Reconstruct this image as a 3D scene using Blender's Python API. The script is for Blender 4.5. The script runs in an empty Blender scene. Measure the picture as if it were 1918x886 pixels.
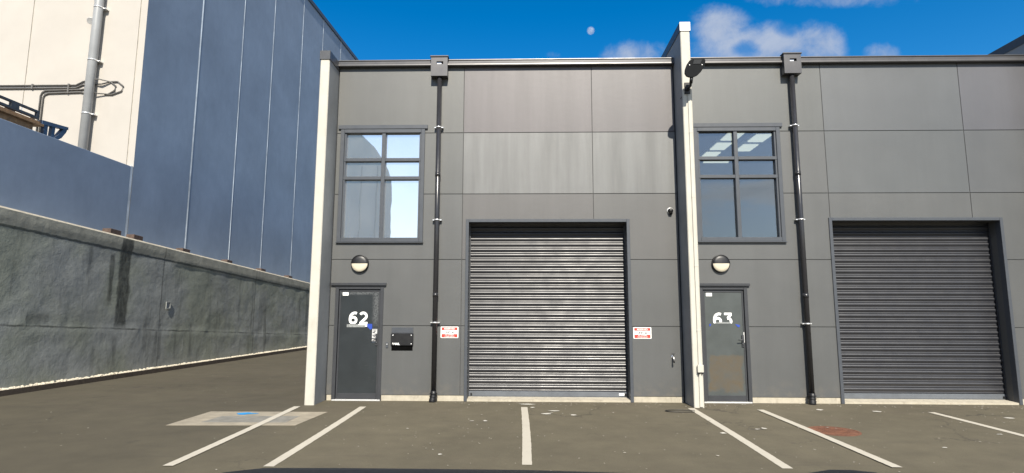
import bpy, bmesh, math, random
from mathutils import Vector, Matrix, noise
random.seed(7)
S = bpy.context.scene
COL = S.collection
R = math.radians

# ------------------------------------------------------------------ helpers
def link(o, parent=None):
    COL.objects.link(o)
    if parent is not None:
        o.parent = parent
    return o

def tag(o, label=None, cat=None, group=None, kind=None):
    if label: o['label'] = label
    if cat: o['category'] = cat
    if group: o['group'] = group
    if kind: o['kind'] = kind
    return o

def thing(name, label, cat, loc=(0, 0, 0), group=None):
    o = bpy.data.objects.new(name, None)
    o.location = loc
    o.empty_display_size = .2
    link(o)
    return tag(o, label, cat, group)

class MB:
    """collects shapes into one mesh"""
    def __init__(s):
        s.bm = bmesh.new()
        s.mi = 0
        s.col = s.bm.loops.layers.float_color.new('tint')
        s.tint = (1, 1, 1, 0)
    def _fin(s, faces, smooth=False):
        for f in faces:
            f.material_index = s.mi
            f.smooth = smooth
            for l in f.loops:
                l[s.col] = s.tint
    def quad(s, *p):
        f = s.bm.faces.new([s.bm.verts.new(q) for q in p])
        s._fin([f]); return f
    def poly(s, pts):
        return s.quad(*pts)
    def box(s, x0, x1, y0, y1, z0, z1, bev=0.0, seg=1):
        t = bmesh.new()
        bmesh.ops.create_cube(t, size=1)
        for v in t.verts:
            v.co = Vector((x0 + (v.co.x + .5) * (x1 - x0), y0 + (v.co.y + .5) * (y1 - y0), z0 + (v.co.z + .5) * (z1 - z0)))
        if bev > 0:
            bmesh.ops.bevel(t, geom=t.edges[:], offset=bev, segments=seg, profile=.5, affect='EDGES')
        s.merge(t)
    def merge(s, t, M=None, smooth=False):
        mp = {}
        for v in t.verts:
            mp[v] = s.bm.verts.new(M @ v.co if M else v.co)
        fs = []
        for f in t.faces:
            try:
                fs.append(s.bm.faces.new([mp[v] for v in f.verts]))
            except ValueError:
                pass
        s._fin(fs, smooth)
        t.free()
    def prism(s, pts, axis, a, b, bev=0):
        """closed 2-D outline (list of (u,v)) extruded along axis from a to b"""
        def P(u, v, w):
            return {'x': (w, u, v), 'y': (u, w, v), 'z': (u, v, w)}[axis]
        t = bmesh.new()
        A = [t.verts.new(P(u, v, a)) for u, v in pts]
        B = [t.verts.new(P(u, v, b)) for u, v in pts]
        n = len(pts)
        t.faces.new(A); t.faces.new(B[::-1])
        for i in range(n):
            t.faces.new((A[i], B[i], B[(i + 1) % n], A[(i + 1) % n]))
        bmesh.ops.recalc_face_normals(t, faces=t.faces[:])
        if bev:
            bmesh.ops.bevel(t, geom=t.edges[:], offset=bev, segments=2, profile=.5, affect='EDGES')
        s.merge(t)
    def tube(s, pts, r, n=12, caps=True, radii=None):
        pts = [Vector(p) for p in pts]
        rings = []
        up = Vector((.31, .17, .94)).normalized()
        for i, p in enumerate(pts):
            d = ((pts[min(i + 1, len(pts) - 1)] - p).normalized() + (p - pts[max(i - 1, 0)]).normalized()).normalized()
            a = d.cross(up)
            if a.length < .05: a = d.cross(Vector((1, 0, 0)))
            a.normalize(); b = d.cross(a).normalized()
            rr = radii[i] if radii else r
            rings.append([s.bm.verts.new(p + rr * (math.cos(q) * a + math.sin(q) * b)) for q in [2 * math.pi * k / n for k in range(n)]])
        fs = []
        for i in range(len(rings) - 1):
            for k in range(n):
                fs.append(s.bm.faces.new((rings[i][k], rings[i + 1][k], rings[i + 1][(k + 1) % n], rings[i][(k + 1) % n])))
        s._fin(fs, True)
        if caps:
            s._fin([s.bm.faces.new(rings[0][::-1]), s.bm.faces.new(rings[-1])])
    def lathe(s, prof, M, n=32, smooth=True, a0=0, a1=2 * math.pi):
        """profile of (r, h) turned about local z"""
        t = bmesh.new()
        full = abs(a1 - a0 - 2 * math.pi) < 1e-6
        m = n if full else n + 1
        rings = []
        for r, h in prof:
            if r < 1e-6:
                rings.append([t.verts.new((0, 0, h))] * m)
            else:
                rings.append([t.verts.new((r * math.cos(a0 + (a1 - a0) * k / n), r * math.sin(a0 + (a1 - a0) * k / n), h)) for k in range(m)])
        for i in range(len(rings) - 1):
            for k in range(n):
                k2 = (k + 1) % m
                vs = []
                for v in (rings[i][k], rings[i][k2], rings[i + 1][k2], rings[i + 1][k]):
                    if v not in vs: vs.append(v)
                if len(vs) > 2: t.faces.new(vs)
        s.merge(t, M, smooth)
    def build(s, name, mats, parent=None, recalc=True):
        if recalc:
            bmesh.ops.recalc_face_normals(s.bm, faces=s.bm.faces[:])
        me = bpy.data.meshes.new(name)
        s.bm.to_mesh(me); s.bm.free()
        for m in (mats if isinstance(mats, (list, tuple)) else [mats]):
            me.materials.append(m)
        return link(bpy.data.objects.new(name, me), parent)

def box_obj(name, m, parent, *a, **k):
    b = MB(); b.box(*a, **k); return b.build(name, m, parent)

def text_into(mb, txt, size, x, y, z, bold=0.0, depth=.0015, align='CENTER', clip_z=None, sx=1.0):
    """writing that faces -Y with its baseline at z"""
    cu = bpy.data.curves.new('writing', 'FONT')
    cu.body = txt; cu.size = size; cu.align_x = align
    cu.offset = bold; cu.extrude = depth; cu.resolution_u = 6
    o = bpy.data.objects.new('writing', cu)
    COL.objects.link(o)
    bpy.context.view_layer.update()
    me = o.evaluated_get(bpy.context.evaluated_depsgraph_get()).to_mesh()
    t = bmesh.new(); t.from_mesh(me)
    M = Matrix.Translation((x, y, z)) @ Matrix(((sx, 0, 0, 0), (0, 0, -1, 0), (0, 1, 0, 0), (0, 0, 0, 1)))
    bmesh.ops.transform(t, matrix=M, verts=t.verts[:])
    if clip_z is not None:
        bmesh.ops.bisect_plane(t, geom=t.verts[:] + t.edges[:] + t.faces[:], plane_co=(0, 0, clip_z), plane_no=(0, 0, -1), clear_outer=True)
    mb.merge(t)
    bpy.data.objects.remove(o); bpy.data.curves.remove(cu)

# ------------------------------------------------------------------ materials
class NT:
    def __init__(s, name, world=False):
        s.m = bpy.data.materials.new(name) if not world else bpy.data.worlds.new(name)
        s.m.use_nodes = True
        s.t = s.m.node_tree
        s.t.nodes.clear()
    def n(s, typ, props=None, **ins):
        nd = s.t.nodes.new(typ)
        for k, v in (props or {}).items(): setattr(nd, k, v)
        for k, v in ins.items():
            key = int(k[1:]) if k[0] == 'i' and k[1:].isdigit() else k.replace('_', ' ')
            s.put(nd.inputs[key], v)
        return nd
    def put(s, sock, v):
        if isinstance(v, bpy.types.NodeSocket): s.t.links.new(v, sock)
        elif isinstance(v, bpy.types.Node): s.t.links.new(v.outputs[0], sock)
        else: sock.default_value = v
    def math(s, op, a, b=0.0, c=0.0, clamp=False):
        nd = s.n('ShaderNodeMath', {'operation': op, 'use_clamp': clamp})
        s.put(nd.inputs[0], a); s.put(nd.inputs[1], b); s.put(nd.inputs[2], c)
        return nd.outputs[0]
    def sstep(s, v, a, b, lo=0.0, hi=1.0):
        nd = s.n('ShaderNodeMapRange', {'interpolation_type': 'SMOOTHSTEP'})
        for i, q in enumerate((v, a, b, lo, hi)): s.put(nd.inputs[i], q)
        return nd.outputs[0]
    def lin(s, v, a, b, lo=0.0, hi=1.0):
        nd = s.n('ShaderNodeMapRange')
        for i, q in enumerate((v, a, b, lo, hi)): s.put(nd.inputs[i], q)
        return nd.outputs[0]
    def mix(s, f, a, b, mode='MIX'):
        nd = s.n('ShaderNodeMix', {'data_type': 'RGBA', 'blend_type': mode})
        s.put(nd.inputs[0], f); s.put(nd.inputs[6], a); s.put(nd.inputs[7], b)
        return nd.outputs[2]
    def pos(s):
        return s.n('ShaderNodeNewGeometry').outputs['Position']
    def xyz(s, v):
        nd = s.n('ShaderNodeSeparateXYZ'); s.put(nd.inputs[0], v); return nd.outputs
    def scaled(s, v, sc):
        nd = s.n('ShaderNodeVectorMath', {'operation': 'MULTIPLY'}); s.put(nd.inputs[0], v); nd.inputs[1].default_value = sc
        return nd.outputs[0]
    def noise(s, v, scale, detail=4, rough=.55, dist=0):
        nd = s.n('ShaderNodeTexNoise', None, Scale=scale, Detail=detail, Roughness=rough, Distortion=dist)
        s.put(nd.inputs['Vector'], v); return nd.outputs[0]
    def bump(s, h, strength=.2, dist=.01):
        nd = s.n('ShaderNodeBump'); nd.inputs['Strength'].default_value = strength; nd.inputs['Distance'].default_value = dist
        s.put(nd.inputs['Height'], h); return nd.outputs[0]
    def out(s, col, rough=.6, metal=0.0, spec=.5, normal=None, **k):
        p = s.n('ShaderNodeBsdfPrincipled')
        s.put(p.inputs['Base Color'], col); s.put(p.inputs['Roughness'], rough); s.put(p.inputs['Metallic'], metal)
        s.put(p.inputs['Specular IOR Level'], spec)
        if normal is not None: s.put(p.inputs['Normal'], normal)
        o = s.n('ShaderNodeOutputMaterial'); s.t.links.new(p.outputs[0], o.inputs[0])
        return s.m

def c4(r, g=None, b=None):
    return (r, r if g is None else g, r if b is None else b, 1)

def plain(name, col, rough=.5, metal=0.0, spec=.5, var=.12, nscale=6, bump=.0, bscale=60, dirt=0.0):
    t = NT(name); P = t.pos()
    a = t.noise(P, nscale, 5, .6)
    k = t.lin(a, .3, .7, 1 - var, 1 + var)
    colr = t.mix(1.0, c4(*col), t.n('ShaderNodeCombineColor', None, Red=k, Green=k, Blue=k).outputs[0], 'MULTIPLY')
    if dirt:
        dn = t.sstep(t.noise(t.scaled(P, (1, 1, .35)), nscale * 1.7, 6, .65), .52, .75, 0, dirt)
        colr = t.mix(dn, colr, c4(.16, .13, .1))
    nm = t.bump(t.noise(P, bscale, 4), bump, .004) if bump else None
    rr = t.lin(t.noise(P, nscale * 2.3, 4), .3, .7, rough * .88, min(1, rough * 1.12))
    return t.out(colr, rr, metal, spec, nm)

M = {}
# painted precast panels of the facade: tint per panel, faint vertical streaks, roller-paint grain
def make_facade():
    t = NT('facade_paint'); P = t.pos()
    at = t.n('ShaderNodeVertexColor', {'layer_name': 'tint'})
    big = t.noise(P, .9, 4, .6)
    k = t.lin(big, .3, .7, .93, 1.07)
    st = t.noise(t.scaled(P, (1, 1, .07)), 3.2, 4, .55)
    st2 = t.noise(t.scaled(P, (1, 1, .12)), 11, 3, .5)
    sm = t.math('ADD', t.lin(st, .35, .65, -.5, .5), t.lin(st2, .3, .7, -.22, .22))
    k2 = t.math('ADD', 1.0, t.math('MULTIPLY', sm, at.outputs['Alpha']))
    fine = t.lin(t.noise(P, 55, 3, .7), .3, .7, .95, 1.05)
    kk = t.math('MULTIPLY', t.math('MULTIPLY', k, k2), fine)
    g = t.n('ShaderNodeCombineColor', None, Red=kk, Green=kk, Blue=kk).outputs[0]
    col = t.mix(1.0, t.mix(1.0, c4(.068, .070, .070), at.outputs['Color'], 'MULTIPLY'), g, 'MULTIPLY')
    # splash dirt above the plinth
    z = t.xyz(P)[2]
    d = t.math('MULTIPLY', t.sstep(z, .12, .5, .5, 0), t.sstep(t.noise(P, 5, 5, .7), .42, .65))
    col = t.mix(d, col, c4(.11, .1, .085))
    h = t.math('ADD', t.noise(P, 130, 3, .6), t.math('MULTIPLY', t.noise(P, 9, 3), .8))
    rr = t.math('ADD', t.lin(big, .3, .7, .47, .51), t.math('MULTIPLY', sm, t.math('MULTIPLY', at.outputs['Alpha'], -.2)))
    return t.out(col, rr, 0, .75, t.bump(h, .35, .003))
M['facade'] = make_facade()
M['groove'] = plain('joint_sealant', (.055, .055, .056), .8)
M['side_paint'] = plain('dark_grey_wall_paint', (.21, .22, .23), .6, var=.15, nscale=1.5, bump=.3, bscale=80, dirt=.12)
M['white_conc'] = plain('cream_painted_concrete', (.44, .425, .375), .7, var=.07, nscale=3, bump=.35, bscale=90, dirt=.16)
M['plinth'] = plain('bare_cream_concrete', (.38, .345, .275), .8, var=.14, nscale=8, bump=.5, bscale=90, dirt=.5)
M['trim'] = plain('grey_powder_coat', (.054, .060, .071), .42, var=.06)
M['trim_dark'] = plain('dark_powder_coat', (.035, .037, .042), .4, var=.08)
M['gutter'] = plain('grey_gutter_steel', (.085, .083, .085), .38, .45, var=.06, nscale=2)
M['pipe'] = plain('black_pipe_paint', (.022, .022, .025), .24, var=.1)
M['roller'] = plain('charcoal_roller_steel', (.023, .024, .029), .40, .0, .6, var=.08, nscale=2)
M['rail'] = plain('grey_rail', (.10, .11, .125), .4)
M['bright'] = plain('galvanised_steel', (.78, .78, .78), .3, .7, var=.05)
M['black'] = plain('black_plastic', (.006, .006, .007), .45)
M['lamp_black'] = plain('matt_lamp_black', (.006, .007, .009), .65, 0, .25)
M['void'] = plain('slot_shade', (.002, .002, .002), .9, 0, .05)
M['white'] = plain('white_vinyl', (.82, .83, .82), .5, var=.03)
M['red'] = plain('red_sign_ink', (.62, .045, .03), .45, var=.05)
M['ink'] = plain('dark_sign_ink', (.05, .05, .055), .5)
M['blue_tape'] = plain('blue_tape', (.015, .05, .33), .5)
M['smudge'] = plain('grey_adhesive_residue', (.2, .21, .21), .6, var=.35, nscale=30)
M['diffuser'] = plain('cream_lamp_diffuser', (.56, .51, .40), .35, var=.03)
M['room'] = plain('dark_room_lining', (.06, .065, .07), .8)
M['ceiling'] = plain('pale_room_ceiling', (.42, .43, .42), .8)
M['trim_light'] = plain('weathered_grey_plastic', (.26, .27, .26), .6)
M['car'] = plain('dark_car_paint', (.008, .0085, .009), .6, 0, .3, var=.03)
M['roof'] = plain('grey_roof_sheet', (.2, .21, .22), .45, .3)
M['cap'] = plain('light_cap_flashing', (.52, .52, .52), .45, .2, var=.05)
M['cap_dark'] = plain('dark_cap_flashing', (.05, .053, .06), .45)

def make_door(name, base, patch=None, edge=False):
    t = NT(name); P = t.pos(); X, Y, Z = t.xyz(P)
    k = t.lin(t.noise(P, 3, 5, .6), .3, .7, .85, 1.15)
    col = t.mix(1.0, c4(*base), t.n('ShaderNodeCombineColor', None, Red=k, Green=k, Blue=k).outputs[0], 'MULTIPLY')
    rough = .3
    if patch:
        x0, x1, z0, z1, pc = patch
        wob = t.math('MULTIPLY', t.math('SUBTRACT', t.noise(P, 7, 5, .7), .5), .22)
        mx = t.math('MULTIPLY', t.sstep(t.math('ADD', X, wob), x0, x0 + .05), t.sstep(t.math('ADD', X, wob), x1 - .05, x1, 1, 0))
        mz = t.math('MULTIPLY', t.sstep(t.math('ADD', Z, wob), z0, z0 + .07), t.sstep(t.math('ADD', Z, wob), z1 - .03, z1, 1, 0))
        mm = t.math('MULTIPLY', t.math('MULTIPLY', mx, mz), t.lin(t.noise(P, 7, 6, .75), .3, .65, .35, .95))
        col = t.mix(mm, col, c4(*pc))
        rough = t.lin(mm, 0, 1, .3, .7)
    if edge:
        # bubbled film along the top and right edge
        e = t.math('MAXIMUM', t.sstep(X, -2.93, -2.85), t.sstep(Z, 1.93, 1.97))
        v = t.n('ShaderNodeTexVoronoi', None, Scale=38); t.put(v.inputs['Vector'], P)
        b = t.math('MULTIPLY', t.math('MULTIPLY', e, t.sstep(Z, 1.25, 1.55)), t.sstep(v.outputs[0], .25, .55))
        col = t.mix(t.math('MULTIPLY', b, .5), col, c4(.15, .155, .16))
    # faint wiped streaks on the glass
    s = t.sstep(t.noise(t.scaled(P, (3, 1, 14)), 2.2, 5, .7), .6, .78, 0, .3)
    col = t.mix(s, col, c4(.13, .13, .125))
    return t.out(col, rough, 0, .5, t.bump(t.noise(P, 40, 3), .06, .002))
M['door_a'] = make_door('dark_filmed_door_glass', (.022, .026, .029), edge=True)
M['door_b'] = make_door('grey_filmed_door_glass', (.062, .070, .070), patch=(3.33, 3.99, .17, .86, (.075, .057, .033)))

def make_glass(name, refl, tint, tr, dust_lift):
    t = NT(name); P = t.pos()
    nm = t.bump(t.noise(P, 1.3, 2, .4), .05, .02)
    g = t.n('ShaderNodeBsdfGlossy', None, Color=c4(*tint), Roughness=.01, Normal=nm)
    tb = t.n('ShaderNodeBsdfTransparent', None, Color=c4(*tr))
    lw = t.n('ShaderNodeLayerWeight', None, Blend=.3)
    f = t.lin(lw.outputs['Facing'], 0, 1, refl, 1)
    mx = t.n('ShaderNodeMixShader'); t.put(mx.inputs[0], f)
    t.t.links.new(tb.outputs[0], mx.inputs[1]); t.t.links.new(g.outputs[0], mx.inputs[2])
    df = t.n('ShaderNodeBsdfDiffuse', None, Color=c4(.8, .79, .76))  # pale diffuse film, added to brighten the mirrored image
    m2 = t.n('ShaderNodeMixShader'); t.put(m2.inputs[0], t.lin(t.noise(t.scaled(P, (1, 1, .4)), 2.5, 5, .6), .3, .7, dust_lift * .75, dust_lift * 1.25))
    t.t.links.new(mx.outputs[0], m2.inputs[1]); t.t.links.new(df.outputs[0], m2.inputs[2])
    o = t.n('ShaderNodeOutputMaterial'); t.t.links.new(m2.outputs[0], o.inputs[0])
    return t.m
M['glass_mirror'] = make_glass('mirror_film_window_glass', .85, (.97, .99, .98), (.25, .27, .28), .085)
M['glass_clear'] = make_glass('grey_window_glass', .10, (.9, .95, 1), (.62, .68, .70), .012)

def make_asphalt():
    t = NT('asphalt'); P = t.pos()
    a = t.noise(P, .35, 5, .6); b = t.noise(P, 2.5, 5, .65)
    f = t.noise(P, 170, 2, .6); g = t.noise(P, 60, 3, .7)
    k = t.math('MULTIPLY', t.lin(a, .3, .7, .86, 1.12), t.lin(b, .3, .7, .88, 1.12))
    k = t.math('MULTIPLY', k, t.lin(f, .25, .75, .72, 1.3))
    k = t.math('MULTIPLY', k, t.lin(g, .3, .7, .88, 1.12))
    col = t.mix(1.0, c4(.092, .080, .054), t.n('ShaderNodeCombineColor', None, Red=k, Green=k, Blue=k).outputs[0], 'MULTIPLY')
    # warm dust near the building and scattered pale chips of stone
    Y = t.xyz(P)[1]
    dust_lift = t.math('MULTIPLY', t.sstep(t.noise(t.scaled(P, (.5, 1.6, 1)), 1.6, 5, .65), .45, .72), t.sstep(Y, -2.2, -.2, .12, .5))
    col = t.mix(dust_lift, col, c4(.108, .088, .064))
    v = t.n('ShaderNodeTexVoronoi', None, Scale=9, Randomness=1); t.put(v.inputs['Vector'], t.scaled(P, (1, 1, 0)))
    chip = t.math('MULTIPLY', t.sstep(v.outputs[0], .05, .09, 1, 0), t.sstep(t.noise(P, 3.3, 3), .55, .66))
    col = t.mix(t.math('MULTIPLY', chip, .55), col, c4(.24, .215, .17))
    # long faint tyre sweep marks
    w = t.noise(t.scaled(P, (.35, 2.6, 1)), 1.1, 4, .6, .6)
    col = t.mix(t.sstep(w, .56, .75, 0, .25), col, c4(.045, .04, .034))
    cv = t.n('ShaderNodeTexVoronoi', {'feature': 'DISTANCE_TO_EDGE'}, Scale=.42, Randomness=1)
    wv = t.n('ShaderNodeVectorMath', {'operation': 'ADD'}); t.put(wv.inputs[0], t.scaled(P, (1, 1, 0)))
    nz = t.n('ShaderNodeTexNoise', None, Scale=1.8, Detail=5, Roughness=.65); t.put(nz.inputs['Vector'], P)
    t.put(wv.inputs[1], t.scaled(nz.outputs['Color'], (.9, .9, 0))); t.put(cv.inputs['Vector'], wv.outputs[0])
    crack = t.math('MULTIPLY', t.sstep(cv.outputs[0], .002, .007, .6, 0), t.sstep(t.noise(P, .45, 2), .5, .6))
    col = t.mix(crack, col, c4(.03, .027, .022))
    ov = t.n('ShaderNodeTexVoronoi', None, Scale=1.15, Randomness=1); t.put(ov.inputs['Vector'], wv.outputs[0])
    oil = t.math('MULTIPLY', t.sstep(ov.outputs[0], .05, .16, .45, 0), t.sstep(t.noise(P, .8, 2), .52, .6))
    col = t.mix(oil, col, c4(.035, .032, .028))
    # asphalt darkens towards the driveway on the left
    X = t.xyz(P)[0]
    left_tone = t.sstep(t.math('ADD', X, t.math('MULTIPLY', t.noise(P, .5, 4), 1.5)), -4.2, -1.5, .72, 1.0)
    col = t.mix(1.0, col, t.n('ShaderNodeCombineColor', None, Red=left_tone, Green=left_tone, Blue=left_tone).outputs[0], 'MULTIPLY')
    return t.out(col, t.lin(g, .3, .7, .8, .95), 0, .35, t.bump(t.math('ADD', f, t.math('MULTIPLY', g, .8)), .55, .006))
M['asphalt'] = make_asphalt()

def make_linepaint():
    t = NT('worn_line_paint'); P = t.pos()
    w = t.math('ADD', t.math('MULTIPLY', t.noise(P, 110, 3, .7), .55), t.math('MULTIPLY', t.noise(P, 6, 5, .65), .45))
    f = t.sstep(w, .57, .70, 0, .55)
    k = t.mix(t.noise(P, 1.5, 4), c4(.44, .41, .345), c4(.37, .34, .285))
    return t.out(t.mix(f, k, c4(.14, .125, .1)), .75, 0, .3, t.bump(t.noise(P, 150, 3), .4, .003))
M['line'] = make_linepaint()

def make_retaining():
    t = NT('shotcrete'); P = t.pos(); X, Y, Z = t.xyz(P)
    zt = t.math('MULTIPLY_ADD', Y, -.0555, 3.69)          # sloping top
    dz = t.math('SUBTRACT', zt, Z)                         # metres below the top
    band = t.sstep(t.math('ADD', dz, t.math('MULTIPLY', t.noise(P, 3, 3), .03)), .335, .35, 1, 0)
    k = t.math('MULTIPLY', t.lin(t.noise(P, .7, 5, .65), .3, .7, .84, 1.14), t.lin(t.noise(P, 9, 5, .7), .3, .7, .88, 1.12))
    base = t.mix(t.sstep(t.noise(P, .5, 4), .4, .62), c4(.215, .228, .225), c4(.19, .205, .175))
    col = t.mix(1.0, base, t.n('ShaderNodeCombineColor', None, Red=k, Green=k, Blue=k).outputs[0], 'MULTIPLY')
    k3 = t.lin(t.noise(t.scaled(P, (1, 1, .5)), 4, 5, .6), .3, .7, .8, 1.15)
    bcol = t.mix(1.0, c4(.25, .25, .215), t.n('ShaderNodeCombineColor', None, Red=k3, Green=k3, Blue=k3).outputs[0], 'MULTIPLY')
    col = t.mix(band, col, bcol)
    wob = t.math('MULTIPLY', t.math('SUBTRACT', t.noise(t.scaled(P, (1, 1, .6)), 3.0, 4, .6), .5), .16)
    Yw = t.math('ADD', Y, wob)
    def streak(yc, hw, z0, z1, amt, soft=.06):
        a = t.math('MULTIPLY', t.sstep(Yw, yc - hw - soft, yc - hw + soft * .3), t.sstep(Yw, yc + hw - soft * .3, yc + hw + soft, 1, 0))
        b = t.math('MULTIPLY', t.sstep(Z, z0 - .05, z0 + .25), t.sstep(Z, z1 - .1, z1 + .05, 1, 0))
        return t.math('MULTIPLY', t.math('MULTIPLY', a, b), t.lin(t.noise(t.scaled(P, (1, 1, .4)), 12, 4), .3, .65, amt * .65, amt))
    st = streak(3.56, .17, 1.12, 3.5, .93)
    for a in ((3.13, .05, 1.75, 3.05, .8), (4.9, .03, .3, 1.15, .5), (2.75, .03, .1, .8, .4), (3.4, .04, .1, 1.0, .45), (5.7, .02, .2, 1.0, .4),
              (1.2, .25, 1.28, 1.6, .55), (9.0, .03, 1.2, 3.0, .35), (7.3, .02, 1.1, 2.3, .25), (10.6, .25, .8, 2.6, .3), (6.4, .04, .25, 1.3, .4)):
        st = t.math('MAXIMUM', st, streak(*a))
    gen = t.math('MULTIPLY', t.sstep(t.noise(t.scaled(P, (1, 1, .12)), 2.6, 5, .65), .54, .74, 0, .55), t.sstep(dz, .2, .5))
    st = t.math('MAXIMUM', st, gen)
    zc = t.math('MULTIPLY_ADD', Y, -.053, 1.368)
    cr = t.math('ABSOLUTE', t.math('SUBTRACT', t.math('ADD', Z, t.math('MULTIPLY', t.math('SUBTRACT', t.noise(P, 2.5, 4), .5), .07)), zc))
    st = t.math('MAXIMUM', st, t.math('MULTIPLY', t.sstep(cr, .008, .03, 1, 0), t.lin(t.noise(P, 1.6, 2), .35, .6, .1, .75)))
    un = t.math('ABSOLUTE', t.math('SUBTRACT', t.math('ADD', dz, t.math('MULTIPLY', t.math('SUBTRACT', t.noise(P, 6, 3), .5), .06)), .36))
    st = t.math('MAXIMUM', st, t.math('MULTIPLY', t.sstep(un, .015, .04, 1, 0), .7))
    for yv in (10.0, 5.0, 17.0):
        vj = t.math('ABSOLUTE', t.math('SUBTRACT', Y, yv))
        st = t.math('MAXIMUM', st, t.math('MULTIPLY', t.sstep(vj, .012, .03, 1, 0), t.math('MULTIPLY', t.sstep(dz, .0, .05), .55)))
    col = t.mix(st, col, c4(.026, .028, .025))
    ef = t.math('MULTIPLY', t.sstep(t.noise(t.scaled(P, (1, 1, .15)), 5, 4, .6), .66, .74, 0, .45), t.sstep(Z, 1.4, 1.0))
    col = t.mix(ef, col, c4(.33, .34, .33))
    h = t.math('ADD', t.math('MULTIPLY', t.noise(P, 6, 5, .6), 1.0), t.math('MULTIPLY', t.noise(P, 28, 4, .6), .3))
    return t.out(col, .75, 0, .4, t.bump(h, .4, .03))
M['shotcrete'] = make_retaining()

def make_bluewall():
    t = NT('blue_grey_wall_paint'); P = t.pos()
    k = t.math('MULTIPLY', t.lin(t.noise(P, .45, 5, .62, .4), .3, .7, .87, 1.12), t.lin(t.noise(t.scaled(P, (1, 1, .5)), 5, 6, .7), .3, .7, .94, 1.06))
    col = t.mix(1.0, c4(.185, .235, .318), t.n('ShaderNodeCombineColor', None, Red=k, Green=k, Blue=k).outputs[0], 'MULTIPLY')
    s = t.sstep(t.noise(P, 1.3, 6, .7), .6, .72, 0, .25)
    col = t.mix(s, col, c4(.14, .18, .245))
    return t.out(col, .65, 0, .4, t.bump(t.noise(P, 2, 4), .15, .02))
M['blue'] = make_bluewall()
M['lightjoint'] = plain('sunlit_panel_edge', (.37, .42, .475), .7, var=.5, nscale=1.2)  # pale colour stands in for sunlight on the panel end faces
M['big_white'] = plain('cream_tilt_panel', (.40, .375, .343), .7, var=.05, nscale=.8, bump=.2, bscale=20, dirt=.07)
M['bigjoint'] = plain('weathered_joint', (.42, .38, .31), .8, var=.3)
M['greypipe'] = plain('grey_pvc', (.27, .28, .29), .45, var=.1, nscale=3)
M['conduit'] = plain('dark_conduit', (.12, .115, .11), .5)
M['steel_dark'] = plain('dark_steel', (.05, .052, .058), .5, .3, var=.2)
M['rust_ply'] = plain('brown_weathered_ply', (.22, .13, .065), .8, var=.35, nscale=9)
M['blue_steel'] = plain('blue_painted_steel', (.035, .06, .11), .45, var=.15)
M['timber'] = plain('dark_timber_edging', (.055, .042, .032), .8, var=.3, nscale=14, bump=.5)
M['block'] = plain('brown_timber_block', (.07, .046, .036), .8, var=.35, nscale=12, bump=.4)
M['pebble'] = plain('cream_pebble', (.46, .42, .34), .8, var=.3, nscale=25)
M['pitconc'] = plain('pale_pit_concrete', (.25, .22, .168), .8, var=.2, nscale=4, bump=.6, bscale=70, dirt=.45)
M['pitlid'] = plain('worn_steel_lid', (.20, .19, .165), .6, .1, var=.2, nscale=6, dirt=.4)
M['cyan'] = plain('blue_marking_paint', (.02, .22, .50), .6, var=.2, nscale=12)
M['rust'] = plain('rusty_iron', (.125, .05, .026), .85, var=.4, nscale=9, bump=.8, bscale=70)
M['fleck'] = plain('pale_litter', (.30, .28, .235), .8, var=.3, nscale=3)
M['splash'] = plain('white_paint_splash', (.46, .44, .39), .7, var=.12)
M['far_wall'] = plain('pale_grey_cladding', (.82, .83, .80), .6, var=.05, nscale=.3)
M['far_joint'] = plain('cladding_joint', (.6, .63, .63), .7)

def lampmat(name, col, s):
    t = NT(name)
    e = t.n('ShaderNodeEmission', None, Color=c4(*col), Strength=s)
    o = t.n('ShaderNodeOutputMaterial'); t.t.links.new(e.outputs[0], o.inputs[0]); return t.m
M['tube'] = lampmat('fluorescent_tube', (1, .90, .68), .85)

# ------------------------------------------------------------------ ground
def ground():
    b = MB()
    xs = [-400, -60, -20, -12, 0, 12, 30, 60, 400]; ys = [-400, -60, -20, -8, 0, 8, 30, 60, 500]
    for i in range(len(xs) - 1):
        for j in range(len(ys) - 1):
            b.quad((xs[i], ys[j], 0), (xs[i + 1], ys[j], 0), (xs[i + 1], ys[j + 1], 0), (xs[i], ys[j + 1], 0))
    bmesh.ops.remove_doubles(b.bm, verts=b.bm.verts[:], dist=1e-4)
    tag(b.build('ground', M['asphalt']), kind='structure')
ground()

# parking bay lines: worn, slightly wavering edges
def line(p0, p1, w, label, ragged=.0025, z=.004):
    b = MB()
    (x0, y0), (x1, y1) = p0, p1
    n = int(abs(y1 - y0) / .06)
    L, Rr = [], []
    for i in range(n + 1):
        f = i / n
        x = x0 + (x1 - x0) * f; y = y0 + (y1 - y0) * f
        bow = .012 * math.sin(f * 3.1)
        L.append(b.bm.verts.new((x - w / 2 + bow + random.uniform(-1, 1) * ragged, y, z)))
        Rr.append(b.bm.verts.new((x + w / 2 + bow + random.uniform(-1, 1) * ragged, y, z)))
    b._fin([b.bm.faces.new((L[i], L[i + 1], Rr[i + 1], Rr[i])) for i in range(n)])
    tag(b.build('parking_line', M['line']), label, 'parking line', 'painted parking lines on the asphalt')
line((-3.945, -.73), (-3.80, -4.56), .112, 'white parking line crossing the pale concrete pit surround', z=.009)
line((-2.82, -.68), (-2.735, -4.53), .112, 'white parking line in front of door 62, ending right of the concrete pit')
line((-.04, -.62), (.005, -4.37), .108, 'white parking line in front of the glinting roller door beside unit door 62')
line((2.815, -.61), (2.755, -4.42), .112, 'white parking line starting at the foot of the white wall end with the floodlight')
line((3.93, -.76), (3.93, -4.36), .112, 'white parking line touching the rusty round manhole cover', z=.011)
line((6.69, -.85), (6.62, -4.6), .112, 'rightmost white parking line in front of the shaded grey roller door')

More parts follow.
